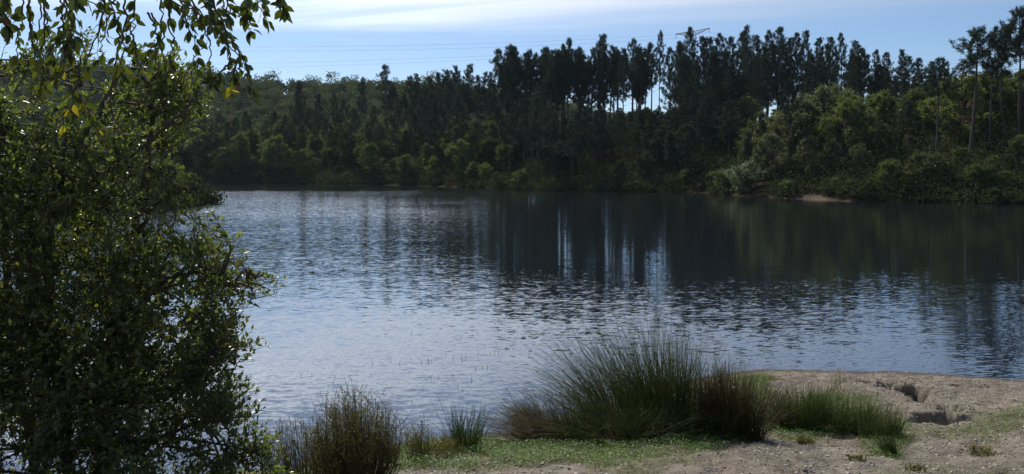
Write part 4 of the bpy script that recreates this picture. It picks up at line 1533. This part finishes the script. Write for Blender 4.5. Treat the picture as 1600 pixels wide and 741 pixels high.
def rush(px, py, n, ht, rad, lean, spread, label, mat='rush', name='rush_clump', thick=0.0031, seeds=0, deadfrac=0.12, seed=1, droop=0.25, bright=(0.0, 0.7), ry=None):
    r = np.random.default_rng(seed)
    O = foot(px, py)
    root = empty(name, tuple(O))
    tag(root, label, 'rush' if 'rush' in name else 'grass', None)
    ang, rr = r.uniform(0, 6.283, n), rad * np.sqrt(r.random(n))
    base = np.stack([np.cos(ang) * rr, np.sin(ang) * rr * (ry or 0.8), np.zeros(n)], -1)
    base[:, 2] = near_z(base[:, 0] + O[0], base[:, 1] + O[1]) - O[2] - 0.02
    H = ht * np.clip(0.45 + 0.4 * r.random(n) + np.abs(r.normal(0, 0.10, n)), 0.3, 1.05)
    nt_ = max(6, n // 30)
    tuft = r.integers(0, nt_, n)
    ta, tr_ = r.uniform(0, 6.283, nt_), rad * np.sqrt(r.random(nt_))
    tb = np.stack([np.cos(ta) * tr_, np.sin(ta) * tr_ * (ry or 0.8), np.zeros(nt_)], -1)
    own = r.random(n) < 0.3
    jit = r.normal(0, 0.028, (n, 3))
    jit[:, 2] = 0
    base = np.where(own[:, None], base, tb[tuft] + jit)
    base[:, 2] = near_z(base[:, 0] + O[0], base[:, 1] + O[1]) - O[2] - 0.02
    rr = np.hypot(base[:, 0], base[:, 1] / (ry or 0.8))
    ang = np.arctan2(base[:, 1], base[:, 0])
    H = H * np.where(own, 1.0, r.uniform(0.62, 1.12, nt_)[tuft])
    t_az, t_tl = r.normal(0, 0.7, nt_), np.abs(r.normal(0, spread, nt_))
    az = ang + np.where(own, r.normal(0, 0.7, n), t_az[tuft] + r.normal(0, 0.25, n))
    tilt = np.where(own, np.abs(r.normal(0, spread, n)), t_tl[tuft] + r.normal(0, 0.10, n)) * (0.5 + 0.7 * rr / rad)
    dirs = np.stack([np.cos(az) * np.sin(tilt) + lean[0] * r.uniform(0.1, 1.3, n), np.sin(az) * np.sin(tilt) + lean[1] * r.uniform(0.2, 1.2, n), np.cos(tilt)], -1)
    dirs = unit(dirs)
    ctrl = base + unit(dirs * [0.75, 0.75, 1.0]) * (H * 0.5)[:, None] + r.normal(0, 0.035, (n, 3)) * H[:, None]
    tip = base + dirs * H[:, None] + np.stack([dirs[:, 0] * H * droop, dirs[:, 1] * H * droop, -np.abs(r.normal(0, droop * 0.6, n)) * H * np.hypot(dirs[:, 0], dirs[:, 1])], -1) + r.normal(0, 0.05, (n, 3)) * H[:, None]
    a = r.uniform(bright[0], bright[1], n)
    dead = r.random(n) < deadfrac
    mb = MB()
    add_stems(mb, base[~dead], tip[~dead], ctrl[~dead], r.uniform(0.7, 1.2, (~dead).sum()) * thick, a[~dead])
    link('stems', mb.mesh('stems'), M[mat], root)['kind'] = 'stuff'
    if dead.any():
        mb = MB()
        tip[dead, 2] *= 0.8
        add_stems(mb, base[dead], tip[dead], ctrl[dead], r.uniform(0.7, 1.2, dead.sum()) * thick, r.random(dead.sum()))
        link('dead_stems', mb.mesh('dead_stems'), M['dry'], root)['kind'] = 'stuff'
    if seeds:
        k = r.choice(n, min(seeds, n), replace=False)
        w = r.uniform(0.80, 0.97, len(k))[:, None]
        c = (1 - w) ** 2 * base[k] + 2 * w * (1 - w) * ctrl[k] + w ** 2 * tip[k]
        P = np.repeat(c, 7, 0) + r.normal(0, 0.007, (len(k) * 7, 3))
        mb = MB()
        add_leaves(mb, P, rand_dirs(len(P), r), rand_dirs(len(P), r), 0.016, 0.007, r.random(len(P)))
        link('seed_heads', mb.mesh('seed_heads'), M['flower'], root)['kind'] = 'stuff'
    return root


# the big clump: a fan of green stems swept left, an upright part, brown thatch beneath
rush(985, 676, 1150, 1.52, 0.42, (-0.60, 0.0), 0.44, 'largest rush clump, its long green stems swept to the left over the water', seeds=170, seed=3, droop=0.22, thick=0.0035)
rush(1055, 678, 700, 1.45, 0.26, (0.0, 0.0), 0.22, 'upright tall rush tuft standing against the right side of the largest clump', seeds=60, seed=4, droop=0.12, thick=0.0035)
rush(880, 688, 1300, 0.80, 0.48, (-0.40, -0.05), 0.75, 'low brown matted rushes under the left side of the largest clump', mat='heath', seeds=20, seed=5, deadfrac=0.35, droop=0.45)
rush(960, 690, 1200, 0.62, 0.62, (-0.15, -0.1), 0.6, 'short dark rush skirt at the front foot of the largest clump', seeds=0, seed=6, deadfrac=0.2, droop=0.4, bright=(0, 0.35), ry=0.4)
rush(830, 672, 500, 0.55, 0.16, (-0.55, 0.05), 0.35, 'yellowish rush tuft poking over the water at the far left of the clump', mat='rush', seed=7, deadfrac=0.4, droop=0.35, bright=(0.4, 1.0))
rush(1140, 680, 1900, 0.92, 0.33, (0.0, 0.0), 0.20, 'dense dark brown clump just right of the largest rush clump', mat='heath', seeds=50, seed=8, deadfrac=0.15, droop=0.2)
rush(1250, 668, 1200, 0.70, 0.30, (-0.02, 0.0), 0.26, 'dark green rush clump between the brown clump and the sandy beach', seeds=25, seed=9, bright=(0, 0.6))
rush(1325, 672, 900, 0.52, 0.30, (0.05, 0.0), 0.28, 'shorter rush clump beside the beach with a thin flowering stalk', seeds=15, seed=10, bright=(0, 0.6))
rush(1375, 680, 500, 0.46, 0.20, (0.1, 0.0), 0.32, 'rightmost rush tuft on the edge of the bare sand', seed=11, bright=(0, 0.6))
rush(1392, 706, 180, 0.34, 0.05, (-0.35, 0.05), 0.25, 'small dark tuft fanning out in front of the rightmost rushes', seed=12, bright=(0, 0.3), deadfrac=0.05)
rush(728, 708, 230, 0.60, 0.17, (0.0, 0.0), 0.5, 'spiky dark green rush tuft alone at the water edge left of the big clump', seed=13, droop=0.12, bright=(0.0, 0.45), deadfrac=0.06, thick=0.0042)
rush(1205, 668, 120, 0.62, 0.10, (-0.12, 0.0), 0.35, 'sparse thin stems between the dark brown clump and the green rushes', mat='heath', seed=14, deadfrac=0.1)


def heath(px, py, ht, rad, n, label, seed, leafy=1.0, lean=0.0, name='heath_shrub', flowers=0, pale=0):
    r = np.random.default_rng(seed)
    O = foot(px, py)
    root = empty(name, tuple(O))
    tag(root, label, 'shrub')
    ang, rr = r.uniform(0, 6.283, n), rad * np.sqrt(r.random(n))
    base = np.stack([np.cos(ang) * rr * 0.45, np.sin(ang) * rr * 0.45, np.full(n, -0.03)], -1)
    top = np.stack([np.cos(ang) * rr + lean, np.sin(ang) * rr, ht * r.uniform(0.55, 1.0, n) * (1 - 0.35 * (rr / rad) ** 2)], -1)
    ctrl = (base + top) / 2 + np.stack([np.cos(ang) * rr * 0.25, np.sin(ang) * rr * 0.25, -0.02 * np.ones(n)], -1) + r.normal(0, 0.03, (n, 3))
    mb = MB()
    add_stems(mb, base, top, ctrl, 0.0030, r.random(n) * 0.6)
    # side shoots
    m = n * 5
    k = r.integers(0, n, m)
    w = r.uniform(0.35, 0.95, m)[:, None]
    b2 = (1 - w) ** 2 * base[k] + 2 * w * (1 - w) * ctrl[k] + w ** 2 * top[k]
    d2 = unit(rand_dirs(m, r) * 0.7 + np.array([0, 0, 0.9])) * r.uniform(0.06, 0.20, (m, 1)) * min(1.0, ht / 0.4)
    add_stems(mb, b2, b2 + d2, b2 + d2 * 0.5 + r.normal(0, 0.008, (m, 3)), 0.0014, r.random(m), 3)
    link('stems', mb.mesh('stems'), M['heath'], root)['kind'] = 'stuff'
    nl = int(m * 9 * leafy)
    kk = r.integers(0, m, nl)
    keep = r.random(nl) < np.clip(0.25 + b2[kk, 2] / ht, 0, 1)
    kk = kk[keep]
    u = r.uniform(0.2, 1.0, len(kk))[:, None]
    P = b2[kk] + d2[kk] * u
    D = unit(d2[kk] / 0.15 + rand_dirs(len(kk), r) * 0.8)
    mb = MB()
    add_leaves(mb, P, D, rand_dirs(len(kk), r), r.uniform(0.009, 0.018, len(kk)), 0.0055, r.random(len(kk)))
    link('leaves', mb.mesh('leaves'), M['sprig'], root)['kind'] = 'stuff'
    if pale:
        q = r.integers(0, m, pale)
        q = q[np.argsort(-b2[q, 2])][:pale * 2 // 3]
        c = np.repeat(b2[q] + d2[q], 12, 0) + r.normal(0, 0.014, (len(q) * 12, 3))
        mb = MB()
        add_leaves(mb, c, rand_dirs(len(c), r), rand_dirs(len(c), r), 0.013, 0.008, r.random(len(c)))
        link('flowers', mb.mesh('flowers'), M['pale_flower'], root)['kind'] = 'stuff'
    for f in range(flowers):
        q = r.integers(n)
        fm = MB()
        c = top[q] + np.array([r.normal(-0.1, 0.12), r.normal(0, 0.05), r.uniform(0.0, 0.08)])
        fm.tube([top[q] - [0, 0, 0.1], (top[q] + c) / 2, c], [0.0018, 0.0016, 0.0014], 3)
        pd = rand_dirs(26, r)
        add_leaves(fm, np.repeat(c[None], 26, 0), pd, rand_dirs(26, r), 0.017, 0.010, r.random(26))
        link('flower_head', fm.mesh('flower_head'), M['flower'], root)
    return root


heath(556, 765, 0.84, 0.38, 520, 'big brown twiggy heath shrub with green tips at the bottom left of centre', 21, 1.0)
heath(470, 760, 0.66, 0.28, 170, 'thin dry shrub with dark round seed heads between the oak and the brown heath', 22, 0.35, -0.05, flowers=6)
heath(655, 722, 0.45, 0.16, 60, 'small yellow-green shrub just left of the spiky rush tuft', 23, 1.2)
heath(690, 716, 0.22, 0.22, 80, 'low leafy green plant in front of the spiky rush tuft', 24, 1.8, name='leafy_plant')
heath(1305, 655, 0.80, 0.12, 16, 'tall airy weed with pale flowers above the shorter rush clump', 25, 0.7, pale=70, name='flowering_weed')
heath(1130, 648, 0.98, 0.42, 46, 'airy pale-topped weeds standing behind the dense brown clump', 26, 0.8, pale=170, name='flowering_weed')
heath(1195, 655, 0.75, 0.10, 10, 'leggy bare-stemmed weed right of the dense brown clump', 27, 0.3, name='flowering_weed')
heath(1340, 650, 0.58, 0.08, 6, 'single spindly weed at the right of the airy flowering weed', 28, 0.4, name='flowering_weed')

heath(1256, 692, 0.07, 0.09, 50, 'small green weed at the foot of the dark green rush clump', 31, 1.4, name='weed')
heath(1338, 722, 0.05, 0.08, 40, 'small weed alone on the bare sand below the rightmost rush tuft', 32, 1.4, name='weed')
heath(1536, 706, 0.07, 0.14, 60, 'dark low weed on the sand in front of the pits', 33, 1.4, name='weed')
heath(1430, 737, 0.05, 0.09, 40, 'small weed at the bottom edge between sand and grass', 34, 1.4, name='weed')

# stalks standing in the shallows
sp_ = MB()
for k, (px, py, n) in enumerate([(610, 566, 5), (640, 565, 5), (690, 562, 6), (725, 560, 8), (745, 572, 5), (780, 555, 4), (700, 590, 4), (660, 592, 3), (715, 608, 4), (470, 592, 3), (490, 597, 2), (565, 590, 3), (760, 545, 4), (735, 521, 5), (700, 525, 3), (525, 612, 2), (800, 548, 5), (745, 594, 4), (610, 630, 2)]):
    for _ in range((n + 1) // 2):
        a, b = px + random.gauss(0, 16), py + random.gauss(0, 4)
        Yd = float(-CAM_Z / ray(a, b)[1])
        p = np.array([ray(a, b)[0] * Yd, Yd, 0.0])
        h = random.uniform(0.02, 0.07)
        mb = MB()
        ln = random.gauss(0, 0.02)
        P = [p + [0, 0, -0.25], p + [ln * 0.3, 0, 0.02], p + [ln, random.gauss(0, 0.01), h]]
        mb.tube(P, [0.0045, 0.004, 0.003], 5)
        o = link('reed_stalk', mb.mesh('reed_stalk'), M['rush'])
        tag(o, 'short dark reed stalk poking out of the shallow water', 'reed', 'reed stalks in the shallows')


# ------------------------------------------------------------------ ground cover, litter and grit
def scatter(n, box, fn):
    x, y = rng.uniform(box[0], box[1], n), rng.uniform(box[2], box[3], n)
    p = fn(x, y)
    k = rng.random(n) < p
    x, y = x[k], y[k]
    return np.stack([x, y, near_z(x, y)], -1)


BOX = (-2.2, 11.5, 6.3, 16.6)
P = scatter(700000, BOX, lambda x, y: np.clip(green_mask(x, y) - 0.35, 0, 1) * 1.8 * (0.35 + fbm(x * 3, y * 3, 3)))
mb = MB()
n = len(P)
P = P + np.stack([np.zeros(n), np.zeros(n), rng.uniform(0.005, 0.085, n) * (0.4 + fbm(P[:, 0] * 2, P[:, 1] * 2, 2))], -1)
az = rng.uniform(0, 6.283, n)
add_leaves(mb, P, np.stack([np.cos(az), np.sin(az), rng.uniform(0.0, 0.7, n)], -1), unit(rand_dirs(n) * 0.6 + [0, 0, 1]), rng.uniform(0.010, 0.021, n), rng.uniform(0.007, 0.013, n), rng.random(n))
print('clover', n)
tag(link('clover', mb.mesh('clover'), M['clover']), 'bright green clover and weeds matted along the foot of the rushes', 'ground cover', None, 'stuff')

P = scatter(220000, BOX, lambda x, y: np.clip(green_mask(x, y), 0, 1) * 0.7)
n = len(P)
mb = MB()
az, tl, hh = rng.uniform(0, 6.283, n), rng.uniform(0.1, 1.0, n), rng.uniform(0.02, 0.075, n)
D = np.stack([np.cos(az) * np.sin(tl), np.sin(az) * np.sin(tl), np.cos(tl)], -1)
add_needles(mb, P, D, hh, 0.004, rng.random(n))
print('grass', n)
tag(link('grass', mb.mesh('grass'), M['grass']), 'short thin grass growing in patches on the sandy bank', 'grass', None, 'stuff')

# grit and small stones
P = scatter(70000, (-2.2, 11.5, 6.3, 16.9), lambda x, y: (0.35 + 0.9 * (fbm(x * 1.5, y * 1.5, 3) > 0.48)) * (near_base(x, y) > -0.02) * np.clip(near_base(x, y) / 0.25, 0.2, 1))
n = len(P)
oct_v = np.array([[1, 0, 0], [0, 1, 0], [-1, 0, 0], [0, -1, 0], [0, 0, 0.6], [0, 0, -0.6]])
oct_f = np.array([0, 1, 4, 1, 2, 4, 2, 3, 4, 3, 0, 4, 1, 0, 5, 2, 1, 5, 3, 2, 5, 0, 3, 5])
sc = 0.005 + 0.019 * rng.random(n) ** 3
V = oct_v[None] * rng.uniform(0.6, 1.3, (n, 6, 1)) * sc[:, None, None]
ca, sa = np.cos(az := rng.uniform(0, 6.28, n)), np.sin(az)
V = np.stack([V[..., 0] * ca[:, None] - V[..., 1] * sa[:, None], V[..., 0] * sa[:, None] + V[..., 1] * ca[:, None], V[..., 2]], -1) + P[:, None, :]
mb = MB()
mb.add(V.reshape(-1, 3), (oct_f[None] + np.arange(n)[:, None] * 6).ravel(), 3, np.repeat(rng.random(n), 6))
tag(link('gravel', mb.mesh('gravel'), M['pebble']), 'loose grit and pebbles strewn over the sandy beach', 'gravel', None, 'stuff')

P = scatter(42000, BOX, lambda x, y: 0.15 + 0.8 * (fbm(x * 1.1 + 7, y * 1.1, 3) > 0.5) * (y < 13))
P2 = scatter(60000, (2.5, 11.5, 9.0, 16.4), lambda x, y: 0.5 * np.exp(-((near_base(x, y) - 0.22 - 0.1 * fbm(x, y, 2)) / 0.09) ** 2) * (fbm(x * 2.3, y * 5, 3) > 0.47))
P3 = scatter(60000, (4.5, 9.5, 9.0, 16.0), lambda x, y: 1.0 * (pits(x, y) < -0.09))
n1_ = len(P)
P = np.concatenate([P, P2, P3])
n = len(P)
P[:, 2] += 0.006
mb = MB()
az = rng.uniform(0, 6.283, n)
Ln = 0.010 + 0.038 * rng.random(n) ** 2
add_leaves(mb, P, np.stack([np.cos(az), np.sin(az), rng.uniform(-0.1, 0.5, n)], -1), unit(rand_dirs(n) * 0.5 + [0, 0, 1]), Ln, Ln * rng.uniform(0.25, 0.6, n), np.where(np.arange(n) < n1_, rng.random(n) ** 1.5, rng.random(n) * 0.12), 0.5)
tag(link('leaf_litter', mb.mesh('leaf_litter'), M['litter']), 'dry fallen leaves and twigs scattered on the sandy bank', 'leaf litter', None, 'stuff')


# ------------------------------------------------------------------ air
def haze_box(x0, x1, y0, y1, z0, z1, density):
    m, nt, N, L = new_mat('haze_air')
    v = N('ShaderNodeVolumePrincipled')
    v.inputs['Color'].default_value = (0.70, 0.85, 1.0, 1)
    v.inputs['Density'].default_value = density
    v.inputs['Anisotropy'].default_value = 0.3
    out = N('ShaderNodeOutputMaterial')
    L(v.outputs[0], out.inputs['Volume'])
    V = [(x, y, z) for x in (x0, x1) for y in (y0, y1) for z in (z0, z1)]
    I = [0, 1, 3, 2, 4, 6, 7, 5, 0, 4, 5, 1, 2, 3, 7, 6, 0, 2, 6, 4, 1, 5, 7, 3]
    tag(link('haze', mesh('haze', V, I, 4), m), 'thin bluish haze hanging over the lake and hills', 'haze', None, 'stuff')


haze_box(-1600, 1600, -700, 2600, -6.5, 85, 0.00006)
